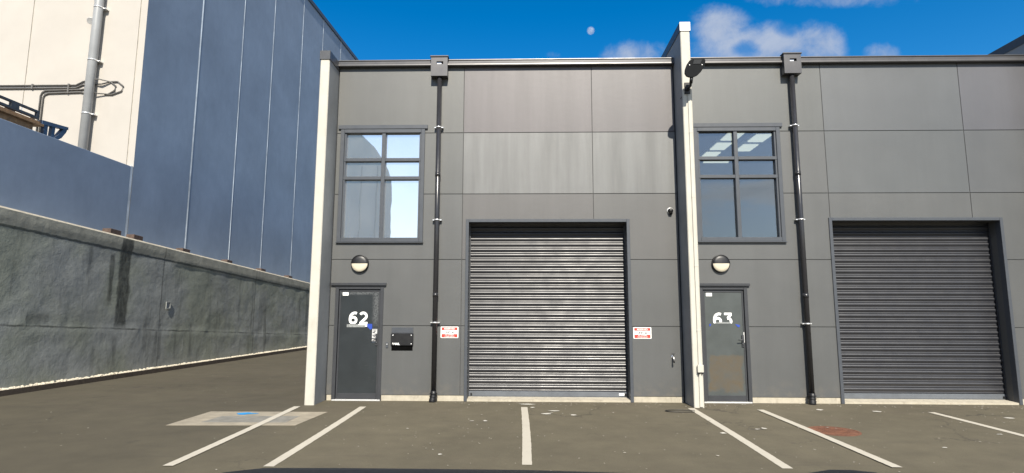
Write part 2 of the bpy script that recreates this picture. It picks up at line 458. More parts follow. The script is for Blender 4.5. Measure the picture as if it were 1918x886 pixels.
# service pit
pit = thing('service_pit', 'pale concrete pit surround with steel lid and blue paint mark in the asphalt', 'pit cover', (-4.23, -1.82, 0))
def T(o, root):   # build in world coordinates, then hang under a root that sits elsewhere
    o.parent = root
    o.matrix_parent_inverse = Matrix.Translation(-Vector(root.location))
    return o
b = MB(); b.prism([(-5.19, -2.40), (-3.335, -2.33), (-3.25, -1.22), (-5.17, -1.25)], 'z', -.05, .003)
T(b.build('surround', M['pitconc']), pit)
b = MB(); b.prism([(-4.81, -2.17), (-3.56, -2.14), (-3.55, -1.61), (-4.76, -1.66)], 'z', -.02, .005)
T(b.build('lid', M['pitlid']), pit)
b = MB()
pts = [(-4.50 + .165 * math.cos(a) * (1 + .3 * math.sin(3 * a + 1)), -1.44 + .085 * math.sin(a) * (1 + .25 * math.cos(4 * a))) for a in [k * math.pi / 12 for k in range(24)]]
b.poly([(x, y, .007) for x, y in pts]); T(b.build('paint_mark', M['cyan']), pit)

mh = thing('manhole_cover', 'rusty round iron manhole cover beside a white parking line', 'manhole cover', (4.27, -2.44, 0))
b = MB(); b.lathe([(0, .004), (.285, .004), (.295, .002), (.295, -.03)], Matrix.Translation((0, 0, 0)), 40, False)
for k in range(-4, 5):
    for j in range(-4, 5):
        if k * k + j * j < 17: b.box(k * .055 - .016, k * .055 + .016, j * .055 - .016, j * .055 + .016, .0035, .0075)
b.build('cover', M['rust'], mh)
b = MB(); b.lathe([(.30, -.03), (.30, .004), (.335, .004), (.335, -.03)], Matrix.Translation((0, 0, 0)), 40, False)
b.build('ring', M['rust'], mh)

# loose wire loop near the party wall
b = MB()
wl = [(2.52 + .22 * math.cos(a) * (1 if math.cos(a) < 0 else 1.6), -.93 + .1 * math.sin(a), .008) for a in [math.pi * .2 + k * math.pi * 1.55 / 24 for k in range(25)]]
b.tube(wl, .007, 6); tag(b.build('wire_loop', M['black']), 'thin black wire loop lying on the asphalt left of the white wall foot', 'wire')

# litter: leaf bits, stone chips, dried paint splashes
b = MB()
def fleck(x, y, s, asp=1.0, z=.006):
    n = random.randint(5, 7); a0 = random.random() * 6
    b.poly([(x + s * asp * math.cos(a0 + 6.283 * k / n) * random.uniform(.6, 1.2), y + s * math.sin(a0 + 6.283 * k / n) * random.uniform(.6, 1.2), z + random.uniform(0, .006)) for k in range(n)])
for i in range(420):
    x = random.uniform(-2.4, 9.4)
    y = -4.9 * random.random() ** 1.4 - .12 if random.random() < .8 else random.uniform(-5, -.1)
    fleck(x, y, random.uniform(.005, .012) * (1.7 if random.random() < .12 else 1))
for i in range(80):
    fleck(random.uniform(-9, -2.5), random.uniform(-5, 4), random.uniform(.006, .013))
for i in range(120):
    fleck(random.uniform(-1.2, 9), random.uniform(-.5, -.05), random.uniform(.008, .02))
tag(b.build('litter', M['fleck']), kind='stuff')
b = MB()
for (x, y, s, a) in ((.10, -.66, .035, 1.3), (.32, -1.27, .05, 1.7), (.40, -1.18, .03, 1.6), (.74, -1.36, .045, 1.3), (-.82, -1.92, .03, 1.5), (-.62, -1.9, .035, 1.4), (3.36, -2.33, .05, 1.3), (3.25, -2.36, .03, 1.8), (2.68, -2.66, .035, 1.4),
                     (-1.0, -3.95, .03, 1), (7.55, -1.35, .06, 1.3), (4.95, -.7, .05, 1.4), (5.8, -.85, .06, 1.3), (8.8, -.6, .07, 1.4), (6.4, -2.6, .03, 1.4), (5.1, -3.4, .03, 1.2), (.45, -.98, .05, 2.2), (0.0, -.33, .06, 2.5)):
    fleck(x, y, s, a, .005)
tag(b.build('paint_splashes', M['splash']), kind='stuff')

# ------------------------------------------------------------------ main building
BLD = thing('warehouse_building', 'dark grey row of warehouse units with doors 62 and 63 and two roller doors', 'warehouse', (0, 0, 0))
TOPZ = 6.443
G = .0045   # half joint width

def facade(x0, x1, xj, zj, openings, tints, streaks):
    """front skin of one unit: coplanar panel fields split at joints and openings, with recessed joints and reveals"""
    b = MB()
    z0 = .11
    xs = [x0] + xj + [x1]; zs = [z0] + zj + [TOPZ]
    for i in range(len(xs) - 1):
        for j in range(len(zs) - 1):
            ax = xs[i] + (G if i > 0 else 0); bx = xs[i + 1] - (G if i < len(xs) - 2 else 0)
            az = zs[j] + (G if j > 0 else 0); bz = zs[j + 1] - (G if j < len(zs) - 2 else 0)
            cx = sorted({ax, bx} | {v for o in openings for v in (o[0], o[1]) if ax < v < bx})
            cz = sorted({az, bz} | {v for o in openings for v in (o[2], o[3]) if az < v < bz})
            t = tints.get((i, j), (1, 1, 1)); s = streaks.get((i, j), .10)
            b.tint = (*t, s); b.mi = 0
            def solid(k, l):
                if not (0 <= k < len(cx) - 1 and 0 <= l < len(cz) - 1): return None
                mx, mz = (cx[k] + cx[k + 1]) / 2, (cz[l] + cz[l + 1]) / 2
                return not any(o[0] < mx < o[1] and o[2] < mz < o[3] for o in openings)
            for k in range(len(cx) - 1):
                for l in range(len(cz) - 1):
                    if not solid(k, l): continue
                    u0, u1, v0, v1 = cx[k], cx[k + 1], cz[l], cz[l + 1]
                    c = .0025
                    eu0 = c if k == 0 and i > 0 else 0; eu1 = c if k == len(cx) - 2 and i < len(xs) - 2 else 0
                    ev0 = c if l == 0 and j > 0 else 0; ev1 = c if l == len(cz) - 2 and j < len(zs) - 2 else 0
                    b.quad((u0 + eu0, 0, v0 + ev0), (u1 - eu1, 0, v0 + ev0), (u1 - eu1, 0, v1 - ev1), (u0 + eu0, 0, v1 - ev1))
                    d = .012
                    if eu0: b.quad((u0 + c, 0, v0 + ev0), (u0 + c, 0, v1 - ev1), (u0, d, v1), (u0, d, v0))
                    if eu1: b.quad((u1 - c, 0, v0 + ev0), (u1, d, v0), (u1, d, v1), (u1 - c, 0, v1 - ev1))
                    if ev0: b.quad((u0 + eu0, 0, v0 + c), (u0, d, v0), (u1, d, v0), (u1 - eu1, 0, v0 + c))
                    if ev1: b.quad((u0 + eu0, 0, v1 - c), (u1 - eu1, 0, v1 - c), (u1, d, v1), (u0, d, v1))
    b.tint = (1, 1, 1, 0)
    b.mi = 1
    def strip(a, c_, vert, p):
        # joint backing, cut at the openings
        cuts = sorted({a, c_} | {v for o in openings for v in ((o[2], o[3]) if vert else (o[0], o[1])) if a < v < c_})
        for q0, q1 in zip(cuts[:-1], cuts[1:]):
            m = (q0 + q1) / 2
            if any((o[0] < p < o[1] and o[2] < m < o[3]) if vert else (o[2] < p < o[3] and o[0] < m < o[1]) for o in openings): continue
            if vert: b.quad((p - .012, .010, q0), (p + .012, .010, q0), (p + .012, .010, q1), (p - .012, .010, q1))
            else: b.quad((q0, .011, p - .012), (q1, .011, p - .012), (q1, .011, p + .012), (q0, .011, p + .012))
    for p in xj: strip(z0, TOPZ, True, p)
    for p in zj: strip(x0, x1, False, p)
    b.mi = 0
    for (a, c_, d, e) in openings:     # reveals
        D = .34
        lo = max(d, z0) if d > .2 else 0.0
        b.quad((a, 0, lo), (a, D, lo), (a, D, e), (a, 0, e)); b.quad((c_, 0, lo), (c_, 0, e), (c_, D, e), (c_, D, lo))
        b.quad((a, 0, e), (a, D, e), (c_, D, e), (c_, 0, e))
        if d > .2: b.quad((a, 0, d), (c_, 0, d), (c_, D, d), (a, D, d))
    # underside at the plinth
    edges = sorted([(o[0], o[1]) for o in openings if o[2] < .2])
    cur = x0
    segs = []
    for a, c_ in edges + [(x1, x1)]:
        if a > cur + .01: segs.append((cur, a))
        cur = c_
    for a, c_ in segs:
        b.quad((a, 0, z0), (a, .05, z0), (c_, .05, z0), (c_, 0, z0))
    ob = b.build('wall', [M['facade'], M['groove']], BLD, recalc=False)
    # plinth under it, set back
    for a, c_ in segs:
        pm = MB(); pm.box(a + .003, c_ - .003, .012, .25, -.1, .108, .004)
        pm.build('plinth', M['plinth'], BLD)
    return ob

ZJ = [1.37, 2.613, 3.878, 5.094]
mauve = (1.13, .97, 1.03); pale = (1.60, 1.58, 1.57)
facade(-3.706, 2.865, [-1.225, 1.277], ZJ,
       [(-3.63, -1.975, 2.95, 5.17), (-3.61, -2.69, -.2, 2.095), (-1.10, 1.90, -.2, 3.33)],
       {(1, 4): mauve, (2, 4): (1.10, .97, 1.02), (1, 3): pale, (2, 3): (1.50, 1.49, 1.48), (1, 2): (1.06, .99, .98), (2, 2): (1.04, 1, .98), (0, 4): (1.02, 1.01, .97), (0, 3): (.99, 1, .98)},
       {(1, 3): .36, (2, 3): .34, (1, 4): .16, (2, 4): .12, (1, 2): .12})
facade(3.085, 9.70, [5.715, 8.346], ZJ,
       [(3.215, 4.865, 2.955, 5.17), (3.215, 4.10, -.2, 2.095), (5.735, 8.83, -.2, 3.35)],
       {(1, 4): (.98, 1.02, 1.09), (1, 3): (.97, 1.01, 1.05), (2, 4): (1.02, 1, 1.14), (2, 3): (.98, 1, 1.05), (0, 4): (1.0, 1.02, 1.0)},
       {(1, 3): .08, (1, 4): .06})
facade(9.96, 16.6, [12.6, 15.2], ZJ, [], {}, {})

# party walls (white ends, grey sides), each with its capping
def party_wall(x0, x1, ztop, capdark, label=None):
    b = MB()
    y0, y1 = -.555, 22.0
    r = .014
    b.mi = 0
    # white front with chamfered arrises
    b.quad((x0 + r, y0, 0), (x1 - r, y0, 0), (x1 - r, y0, ztop), (x0 + r, y0, ztop))
    b.quad((x0, y0 + r, 0), (x0 + r, y0, 0), (x0 + r, y0, ztop), (x0, y0 + r, ztop))
    b.quad((x1 - r, y0, 0), (x1, y0 + r, 0), (x1, y0 + r, ztop), (x1 - r, y0, ztop))
    b.mi = 1
    b.quad((x1, y0 + r, 0), (x1, y1, 0), (x1, y1, ztop), (x1, y0 + r, ztop))
    b.quad((x0, y0 + r, 0), (x0, y0 + r, ztop), (x0, y1, ztop), (x0, y1, 0))
    b.quad((x0, y1, 0), (x0, y1, ztop), (x1, y1, ztop), (x1, y1, 0))
    b.quad((x0, y0 + r, ztop), (x1, y0 + r, ztop), (x1, y1, ztop), (x0, y1, ztop))
    w = b.build('party_wall', [M['white_conc'], M['side_paint']], BLD, recalc=False)
    if label: w['label'] = label
    c = MB()
    o = .012; h = .165
    c.mi = 0 if not capdark else 1
    c.box(x0 - o, x1 + o, y0 - o - .004, y0 - .004, ztop - h, ztop + .012, .004)      # front face
    c.mi = 1
    c.box(x0 - o, x0 - .003, y0 - .003, y1, ztop - h, ztop + .012, .003)
    c.box(x1 + .003, x1 + o, y0 - .003, y1, ztop - h, ztop + .012, .003)
    c.box(x0 - .002, x1 + .002, y0 - .002, y1, ztop + .002, ztop + .014)
    c.build('capping', [M['cap'], M['cap_dark']], w)
    return w
PW_L = party_wall(-3.90, -3.725, 6.53, True)
PW_C = party_wall(2.89, 3.065, 7.03, False, 'taller white wall end rising above the gutter')
PW_R = party_wall(9.745, 9.92, 7.03, False)
# dark expansion joints between the facade and the party walls
for a, c_ in ((-3.724, -3.707), (2.866, 2.889), (3.066, 3.084), (9.701, 9.744)):
    b = MB(); b.box(a, c_, .03, .2, 0, TOPZ); b.build('expansion_joint', M['black'], BLD)

# gutters: quad profile with a rolled lip
def gutter(x0, x1):
    b = MB()
    pr = [(-.004, 6.430), (-.066, 6.430), (-.086, 6.434), (-.095, 6.448), (-.092, 6.474), (-.084, 6.488), (-.084, 6.530), (-.090, 6.537), (-.098, 6.547), (-.096, 6.559), (-.086, 6.563), (-.078, 6.555), (-.076, 6.464), (-.06, 6.444), (-.004, 6.444)]
    b.prism(pr, 'x', x0, x1)
    b.build('gutter', M['gutter'], BLD)
    f = MB(); f.box(x0, x1, -.003, .05, 6.4445, 6.575); f.build('fascia', M['trim_dark'], BLD)
gutter(-3.712, 2.877); gutter(3.078, 9.732); gutter(9.933, 16.6)
def roof(x0, x1):
    b = MB()
    n = int((x1 - x0) / .19)
    P = []
    for i in range(n):
        x = x0 + (x1 - x0) * i / n; w = (x1 - x0) / n
        P += [(x, 0), (x + w * .6, 0), (x + w * .7, .03), (x + w * .9, .03)]
    P.append((x1, 0))
    A = [b.bm.verts.new((x, .052, 6.50 + z)) for x, z in P]; B = [b.bm.verts.new((x, 22, 6.8 + z)) for x, z in P]
    b._fin([b.bm.faces.new((A[i], A[i + 1], B[i + 1], B[i])) for i in range(len(P) - 1)])
    b.build('roof', M['roof'], BLD)
roof(-3.70, 2.87); roof(3.09, 9.72); roof(9.94, 16.6)
b = MB(); b.box(-3.7, 16.6, 21.7, 22, 0, 6.85); b.box(16.45, 16.6, .02, 21.69, 0, 6.5); b.build('rear_wall', M['side_paint'], BLD)

# rainheads and downpipes
def downpipe(xc, ztop=6.10):
    b = MB()
    y0 = -.165
    x0, x1 = xc - .165, xc + .16
    # hollow box with an overflow slot in the front
    zt, zb = 6.58, 6.195
    sx0, sx1, sz0, sz1 = xc - .055, xc + .075, 6.435, 6.49
    for (u0, u1, v0, v1) in ((x0, x1, sz1, zt), (x0, x1, zb, sz0), (x0, sx0, sz0, sz1), (sx1, x1, sz0, sz1)):
        b.quad((u0, y0, v0), (u1, y0, v0), (u1, y0, v1), (u0, y0, v1))
    for (u0, u1, v0, v1) in ((x0, x1, zb, zt),):
        b.quad((u0, y0, v0), (u0, y0, v1), (u0, -.004, v1), (u0, -.004, v0)); b.quad((u1, y0, v0), (u1, -.004, v0), (u1, -.004, v1), (u1, y0, v1))
        b.quad((u0, -.004, v0), (u0, -.004, v1), (u1, -.004, v1), (u1, -.004, v0))
        b.quad((u0, y0, v0), (u0, -.004, v0), (u1, -.004, v0), (u1, y0, v0))
    b.quad((sx0, y0, sz0), (sx1, y0, sz0), (sx1, y0 + .05, sz0), (sx0, y0 + .05, sz0)); b.quad((sx0, y0, sz1), (sx0, y0 + .05, sz1), (sx1, y0 + .05, sz1), (sx1, y0, sz1))
    # rolled top rim
    b.box(x0 - .018, x1 + .018, y0 - .018, -.03, zt, zt + .028, .008, 2)
    rh = b.build('rainhead', [M['gutter']], BLD)
    bev = MB(); bev.box(sx0 + .004, sx1 - .04, y0 + .03, y0 + .04, sz0 + .003, sz1 - .012); bev.build('overflow_lip', M['bright'], rh)
    p = MB()
    yc = -.085; r = .047
    p.tube([(xc, yc, 6.195), (xc, yc, .17)], r, 20)
    p.tube([(xc, yc, 1.9), (xc, yc, 1.98)], r + .005, 20); p.tube([(xc, yc, 4.2), (xc, yc, 4.28)], r + .005, 20)
    dp = p.build('downpipe', M['pipe'], BLD)
    s = MB()
    s.tube([(xc, yc, .20), (xc, yc, .15), (xc - .004, yc - .006, .09), (xc - .014, yc - .02, .02), (xc - .016, yc - .024, -.02)], r, 20, radii=[r + .006, r + .008, r + .012, r + .018, r + .018])
    for zz in (.05, .1, .15): s.tube([(xc - .01 * (1 - zz / .15), yc - .012 * (1 - zz / .15), zz - .006), (xc - .01 * (1 - zz / .15), yc - .012 * (1 - zz / .15), zz + .006)], r + .024, 20)
    s.build('shoe', M['black'], dp)
    for z in (5.18, 3.36, 1.43):
        c = MB(); c.tube([(xc, yc, z - .012), (xc, yc, z + .012)], r + .006, 20)
        c.box(xc - r - .04, xc - r + .002, yc + .01, -.002, z - .011, z + .011, .003); c.box(xc + r - .002, xc + r + .04, yc + .01, -.002, z - .011, z + .011, .003)
        c.build('bracket', M['bright'], dp)
downpipe(-1.70); downpipe(5.13)

# windows
def window(x0, x1, z0, z1, xm, h1, h2, glass, label=None):
    b = MB()
    f = .075; y0, y1 = -.030, .09
    # outer surround (flashing), then the sash frame set a little back
    b.box(x0 - .05, x1 + .05, -.038, .02, z1 + .002, z1 + .08, .004)          # head flashing
    for (u0, u1, v0, v1) in ((x0, x0 + f, z0, z1), (x1 - f, x1, z0, z1), (x0 + f, x1 - f, z1 - f, z1), (x0 + f, x1 - f, z0, z0 + f * 1.05)):
        b.box(u0, u1, y0, y1, v0, v1, .005)
    g = f + .012
    for (u0, u1, v0, v1) in ((x0 + f + .001, x0 + g + .022, z0 + f, z1 - f), (x1 - g - .022, x1 - f - .001, z0 + f, z1 - f)):
        b.box(u0, u1, -.006, .085, v0, v1, .003)
    b.box(xm - .037, xm + .037, -.014, .086, z0 + f, z1 - f, .005)
    for h in (h1, h2):
        b.box(x0 + f, xm - .037, -.012, .084, h - .032, h + .032, .004); b.box(xm + .037, x1 - f, -.012, .084, h - .032, h + .032, .004)
    b.box(x0 - .01, x1 + .01, -.05, .05, z0 - .022, z0 - .002, .003)           # sill
    w = b.build('window', M['trim'], BLD)
    if label: w['label'] = label
    p = MB(); p.box(x0 + f, x1 - f, .052, .058, z0 + f, z1 - f); p.build('pane', glass, w)
window(-3.63, -1.975, 2.95, 5.17, -2.782, 4.56, 4.195, M['glass_mirror'], 'window with bright sky mirrored in its panes')
window(3.215, 4.865, 2.955, 5.17, 4.02, 4.565, 4.205, M['glass_clear'], 'window with ceiling lights showing through its dark panes')

# bold door digits cut from white vinyl
def stroke(mb, pts, w, y, clip):
    t = bmesh.new(); pts = [Vector((p[0], 0, p[1])) for p in pts]
    L, Rr = [], []
    for i, p in enumerate(pts):
        a = pts[max(i - 1, 0)]; c_ = pts[min(i + 1, len(pts) - 1)]
        d1 = (p - a).normalized() if i else (c_ - p).normalized(); d2 = (c_ - p).normalized() if i < len(pts) - 1 else d1
        d = (d1 + d2).normalized(); k = 1 / max(.5, d.dot(d1))
        n = Vector((-d.z, 0, d.x)) * w / 2 * k
        L.append(t.verts.new((p.x + n.x, y, p.z + n.z))); Rr.append(t.verts.new((p.x - n.x, y, p.z - n.z)))
    for i in range(len(pts) - 1): t.faces.new((L[i], L[i + 1], Rr[i + 1], Rr[i]))
    bmesh.ops.bisect_plane(t, geom=t.verts[:] + t.edges[:] + t.faces[:], plane_co=(0, 0, clip), plane_no=(0, 0, -1), clear_outer=True)
    mb.merge(t)
def arc(cx, cz, r, a0, a1, n=18, sq=1.0):
    return [(cx + r * math.cos(R(a0 + (a1 - a0) * k / n)), cz + r * sq * math.sin(R(a0 + (a1 - a0) * k / n))) for k in range(n + 1)]
def digit(mb, d, x, z, y, clip):
    P = lambda q: [(x + a, z + c_) for a, c_ in q]
    w = .046
    if d == '6':
        stroke(mb, P(arc(.086, .078, .058, 0, 360, 28, .95)), w, y, clip)
        stroke(mb, P([(.028, .078), (.027, .105), (.031, .14), (.046, .175), (.072, .20), (.104, .212), (.132, .211), (.152, .203)]), w, y - .0005, clip)
    elif d == '2':
        stroke(mb, P(arc(.078, .152, .061, 150, -38, 18, 1.0) + [(.035, .030)]), w, y, clip)
        stroke(mb, P([(.012, .022), (.162, .022)]), w * .95, y - .0005, clip)
    else:
        stroke(mb, P([(.014, .212), (.150, .212)]), w * .92, y - .0005, clip)
        stroke(mb, P([(.138, .205), (.078, .132)]), w, y, clip)
        stroke(mb, P([(.066, .128)] + arc(.076, .078, .060, 75, -140, 18, .92)), w, y - .001, clip)

# entrance doors
def door(x0, x1, leaf_m, digits, nx0, nx1, label, z1=2.095):
    b = MB()
    f = .065
    b.box(x0, x0 + f, -.012, .12, 0, z1, .004); b.box(x1 - f, x1, -.012, .12, 0, z1, .004)
    b.box(x0 + f, x1 - f, -.010, .12, z1 - f * .7, z1, .004)
    b.box(x0 - .085, x1 + .045, -.045, .02, z1 + .022, z1 + .072, .004)     # drip head
    b.box(x0 - .02, x1 + .02, -.025, .02, z1 + .002, z1 + .02, .003)
    fr = b.build('door', M['trim_dark'], BLD); fr['label'] = label
    l0, l1 = x0 + f + .006, x1 - f - .006
    l = MB(); l.mi = 1
    l.box(l0, l0 + .03, .02, .065, .03, z1 - f * .7 - .005, .003); l.box(l1 - .03, l1, .02, .065, .03, z1 - f * .7 - .005, .003)
    l.box(l0 + .03, l1 - .03, .02, .065, z1 - .095, z1 - f * .7 - .005, .003); l.box(l0 + .03, l1 - .03, .02, .065, .03, .13, .003)
    l.mi = 0
    l.box(l0 + .03, l1 - .03, .028, .06, .13, z1 - .095)
    l.build('door_leaf', [leaf_m, M['trim_dark']], fr)
    s = MB(); s.box(x0 + .01, x1 - .01, -.02, .14, -.05, .022, .004); s.build('threshold', M['cap'], fr)
    yf = .026
    for dg, dx in zip(digits, (nx0, nx0 + .197)):
        t = MB(); digit(t, dg, dx, 1.392, yf, 1.43 if digits == '63' else 1.4); t.build('door_number', M['white'], fr)
    st = MB(); st.box(l0 + .06, l0 + .17, .024, .0275, z1 - .165, z1 - .105); st.build('sticker', M['white'], fr)
    # lever handle on a long plate
    hx = l1 - .045
    h = MB()
    h.mi = 0; h.box(hx - .022, hx + .022, .008, .0195, 1.00, 1.22, .004)
    h.tube([(hx, .015, 1.13), (hx, -.035, 1.13), (hx - .02, -.043, 1.13), (hx - .10, -.043, 1.13)], .009, 10)
    h.lathe([(0, .012), (.013, .012), (.015, 0)], Matrix.Translation((hx, .008, 1.05)) @ Matrix.Rotation(R(90), 4, 'X'), 16)
    h.build('handle', M['trim_dark'], fr)
    return fr, l0, l1
d62, a, c_ = door(-3.61, -2.69, M['door_a'], '62', -3.35, -2.98, 'dark door numbered 62')
b = MB(); b.box(-3.38, -3.03, .0245, .0275, 1.338, 1.392); b.build('residue', M['smudge'], d62)
b = MB(); b.prism([(-3.16, 1.378), (-3.03, 1.378), (-3.03, 1.35), (-2.995, 1.35), (-2.995, 1.395), (-3.16, 1.395)], 'y', .0215, .0240); b.build('notice_remnant', M['white'], d62)
b = MB(); b.prism([(-2.992, 1.40), (-2.90, 1.40), (-2.895, 1.315), (-2.93, 1.29), (-2.99, 1.345)], 'y', .0215, .0265); b.build('tape', M['blue_tape'], d62)
b = MB(); b.box(-2.895, -2.80, .0235, .0275, 1.06, 1.305); b.build('lock_notice', M['cap'], d62)
b = MB()
for i in range(9): b.box(-2.885 + .02 * (i % 2), -2.812 - .015 * (i % 3), .0215, .0230, 1.285 - i * .026, 1.293 - i * .026 + .006 * (i % 3))
b.build('lettering', M['ink'], d62)
d63, a, c_ = door(3.215, 4.10, M['door_b'], '63', 3.455, 3.83, 'grey door numbered 63 with a brown patch')
b = MB(); b.box(3.50, 3.78, .0235, .0275, 1.425, 1.452); b.build('residue', M['smudge'], d63)
b = MB(); b.prism([(3.385, 1.415), (3.42, 1.42), (3.41, 1.385), (3.385, 1.375)], 'y', .023, .0275); b.build('tape', M['blue_tape'], d63); b = MB(); b.prism([(3.86, 1.415), (3.945, 1.40), (3.94, 1.365), (3.91, 1.36)], 'y', .023, .0275); b.build('tape', M['blue_tape'], d63)
b = MB(); b.box(4.01 - .012, 4.01 + .008, .0155, .0195, 1.08, 1.27); b.build('lock_notice', M['cap'], d63)

# roller doors
def roller(x0, x1, z1, label=None):
    b = MB()
    w = .055
    b.box(x0 - w, x0 + .004, -.022, .10, 0, z1 + w, .004); b.box(x1 - .004, x1 + w, -.022, .10, 0, z1 + w, .004)
    b.box(x0 + .0045, x1 - .0045, -.022, .10, z1 - .004, z1 + w, .004)
    fr = b.build('roller_door', M['trim'], BLD)
    if label: fr['label'] = label
    y = .285
    c = MB()
    pitch = .1040; prof = []
    zb = .155
    n = int((z1 + .25 - zb) / pitch)
    # going up: small rib (face down, face up), then the broad rib (long face down, bright face up, return)
    key = [(0, 0), (.003, -.0045), (.007, -.0085), (.010, -.0092), (.017, -.0072), (.024, -.0040), (.027, -.0040), (.042, -.0125), (.060, -.0215), (.069, -.0252), (.073, -.0255), (.082, -.0225), (.092, -.0180), (.096, -.0155), (.100, -.0080)]
    for i in range(n):
        z = zb + i * pitch
        for k, (dz, dy) in enumerate(key): prof.append((z + dz, y + dy, k in (0, 5, 6)))
    X0, X1 = x0 - .045, x1 + .045
    nx = 16; cols = []
    for q in range(nx + 1):
        xx = X0 + (X1 - X0) * q / nx; col = []
        for k, p in enumerate(prof):
            w1 = noise.noise(Vector((xx * 1.1, p[0] * 9.3, x0))); w2 = noise.noise(Vector((xx * .7 + 9, p[0] * 1.3, x0)))
            col.append(c.bm.verts.new((xx, p[1] + .0007 * w1 + .0018 * w2, p[0] + .0009 * w1)))
        cols.append(col)
    fs = []
    for q in range(nx):
        A, B = cols[q], cols[q + 1]
        fs += [c.bm.faces.new((A[i], B[i], B[i + 1], A[i + 1])) for i in range(len(prof) - 1)]
    c._fin(fs, True)
    for q in range(nx):
        for i, p in enumerate(prof):
            if p[2]:
                for e in cols[q][i].link_edges:
                    if cols[q + 1][i] in e.verts: e.smooth = False
    c.build('curtain', M['roller'], fr, recalc=False)
    r = MB(); r.box(x0 + .012, x1 - .012, y - .022, y + .03, .06, .150, .005); r.box(x0 + .02, x1 - .02, y - .018, y + .025, .04, .0595)
    rail = r.build('bottom_rail', M['rail'], fr)
    for xx in (x0 + .06, x1 - .05):
        k = MB(); k.box(xx - .016, xx + .016, y - .04, y - .0225, .075, .115, .004); k.build('lock_pin', M['black'], rail)
    for (u0, u1) in ((x0 - .07, x0 + .018), (x1 - .018, x1 + .07)):
        g = MB(); g.prism([(u0, y - .045), (u1, y - .045), (u1, y + .05), (u0, y + .05)], 'z', z1 + .2, z1 + .21); g.box(u0, u1, y - .045, y - .030, .04, z1 + .2); g.box(u0, u1, y + .035, y + .05, .04, z1 + .2)
        bmesh.ops.remove_doubles(g.bm, verts=g.bm.verts[:], dist=1e-5); g.build('guide', M['trim_dark'], fr)
    t = MB(); t.prism([(-.004, -.05), (.9, -.05), (.9, .05), (.26, .05), (-.004, .034)], 'x', x0 + .005, x1 - .005); t.build('sill', M['plinth'], fr)
    return fr, rail
rf, rail = roller(-1.10, 1.90, 3.33)
b = MB(); b.box(1.73, 1.83, .2595, .2625, .085, .125); b.build('sticker', M['white'], rail)
roller(5.735, 8.83, 3.35)

# rooms behind the glass and the roller doors
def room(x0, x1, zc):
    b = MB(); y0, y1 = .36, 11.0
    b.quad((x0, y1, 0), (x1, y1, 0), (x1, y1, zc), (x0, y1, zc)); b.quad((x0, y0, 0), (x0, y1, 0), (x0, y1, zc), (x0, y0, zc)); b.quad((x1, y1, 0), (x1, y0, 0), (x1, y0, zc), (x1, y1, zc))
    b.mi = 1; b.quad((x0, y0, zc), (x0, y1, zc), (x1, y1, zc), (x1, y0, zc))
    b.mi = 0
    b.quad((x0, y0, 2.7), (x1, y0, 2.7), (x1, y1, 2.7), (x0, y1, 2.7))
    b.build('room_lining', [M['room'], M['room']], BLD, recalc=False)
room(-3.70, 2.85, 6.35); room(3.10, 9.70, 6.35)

# lights inside unit 63
def ceil_light(x, y, lx, ly, label, grp, z=6.18):
    t = thing('ceiling_light', label, 'ceiling light', (x, y, z), grp)
    b = MB(); b.box(-lx / 2 - .03, lx / 2 + .03, -ly / 2 - .03, ly / 2 + .03, .02, .10, .006); b.build('housing', M['white'], t)
    b = MB()
    n = 4
    for i in range(n):
        y0 = -ly / 2 + ly * i / n
        b.box(-lx / 2, lx / 2, y0 + .02, y0 + ly / n - .02, -.01, .017)
    b.build('tubes', M['tube'], t)
LB = 'cream slatted ceiling light glowing behind the upper panes of the dark window'
for x, y in ((5.38, 2.95), (5.38, 3.85), (5.38, 4.75), (5.38, 5.65), (6.15, 3.1), (6.15, 4.0), (6.15, 4.9)):
    ceil_light(x, y, .40, .66, LB, 'ceiling lights inside unit 63')
ceil_light(5.8, 6.45, .75, .1, 'thin single tube light seen through the left transom pane of the dark window', None)

# ------------------------------------------------------------------ things on the facade
def wall_light(x, z, label):
    t = thing('wall_light', label, 'wall light', (x, 0, z), 'round wall lights above the doors')
    Q = Matrix.Rotation(R(90), 4, 'X')     # local z -> -Y
    b = MB(); b.lathe([(.168, 0), (.168, .045), (.165, .052), (.158, .055), (.153, .052), (.152, .02), (0, .02)], Q, 48)
    b.build('housing', M['black'], t)
    e = MB(); e.lathe([(.1515, .050), (.14, .062), (.10, .072), (0.0, .078)], Q, 40, True, R(1), R(179)); e.build('eyelid', M['black'], t)
    d = MB(); d.lathe([(.1515, .049), (.14, .060), (.10, .070), (0, .076)], Q, 40, True, R(180), R(360)); d.build('diffuser', M['diffuser'], t)
    return t
wall_light(-3.16, 2.531, 'round black and cream wall light above door 62')
wall_light(3.63, 2.535, 'round black and cream wall light above door 63')

mb = thing('mailbox', 'black built-in mailbox marked MAIL on the grey wall beside door 62', 'mailbox', (-2.318, 0, 1.124))
b = MB()
b.box(-.203, .203, -.012, -.001, .11, .212, .003); b.build('slot_flap', M['trim'], mb)
b = MB(); b.box(-.210, .210, -.030, -.001, -.118, .098, .004); b.build('front_panel', M['black'], mb)
b = MB(); b.box(-.198, .198, -.006, -.001, -.212, -.120); b.build('collection_slot', M['void'], mb)  # flat black plate stands in for the shade inside the slot
b = MB(); b.box(-.203, .203, -.016, -.001, .099, .109, .002); b.build('lip', M['trim_dark'], mb)
b = MB()
for sx in (-1, 1):
    for zz in (-.09, .068):
        b = MB(); b.lathe([(0, .006), (.010, .005), (.012, 0)], Matrix.Translation((sx * .172, -.030, zz)) @ Matrix.Rotation(R(90), 4, 'X'), 12); b.build('bolt', M['bright'], mb)

b = MB(); text_into(b, 'MAIL', .052, -.155, -.0315, -.106, bold=.002, align='LEFT'); b.build('lettering', M['white'], mb)

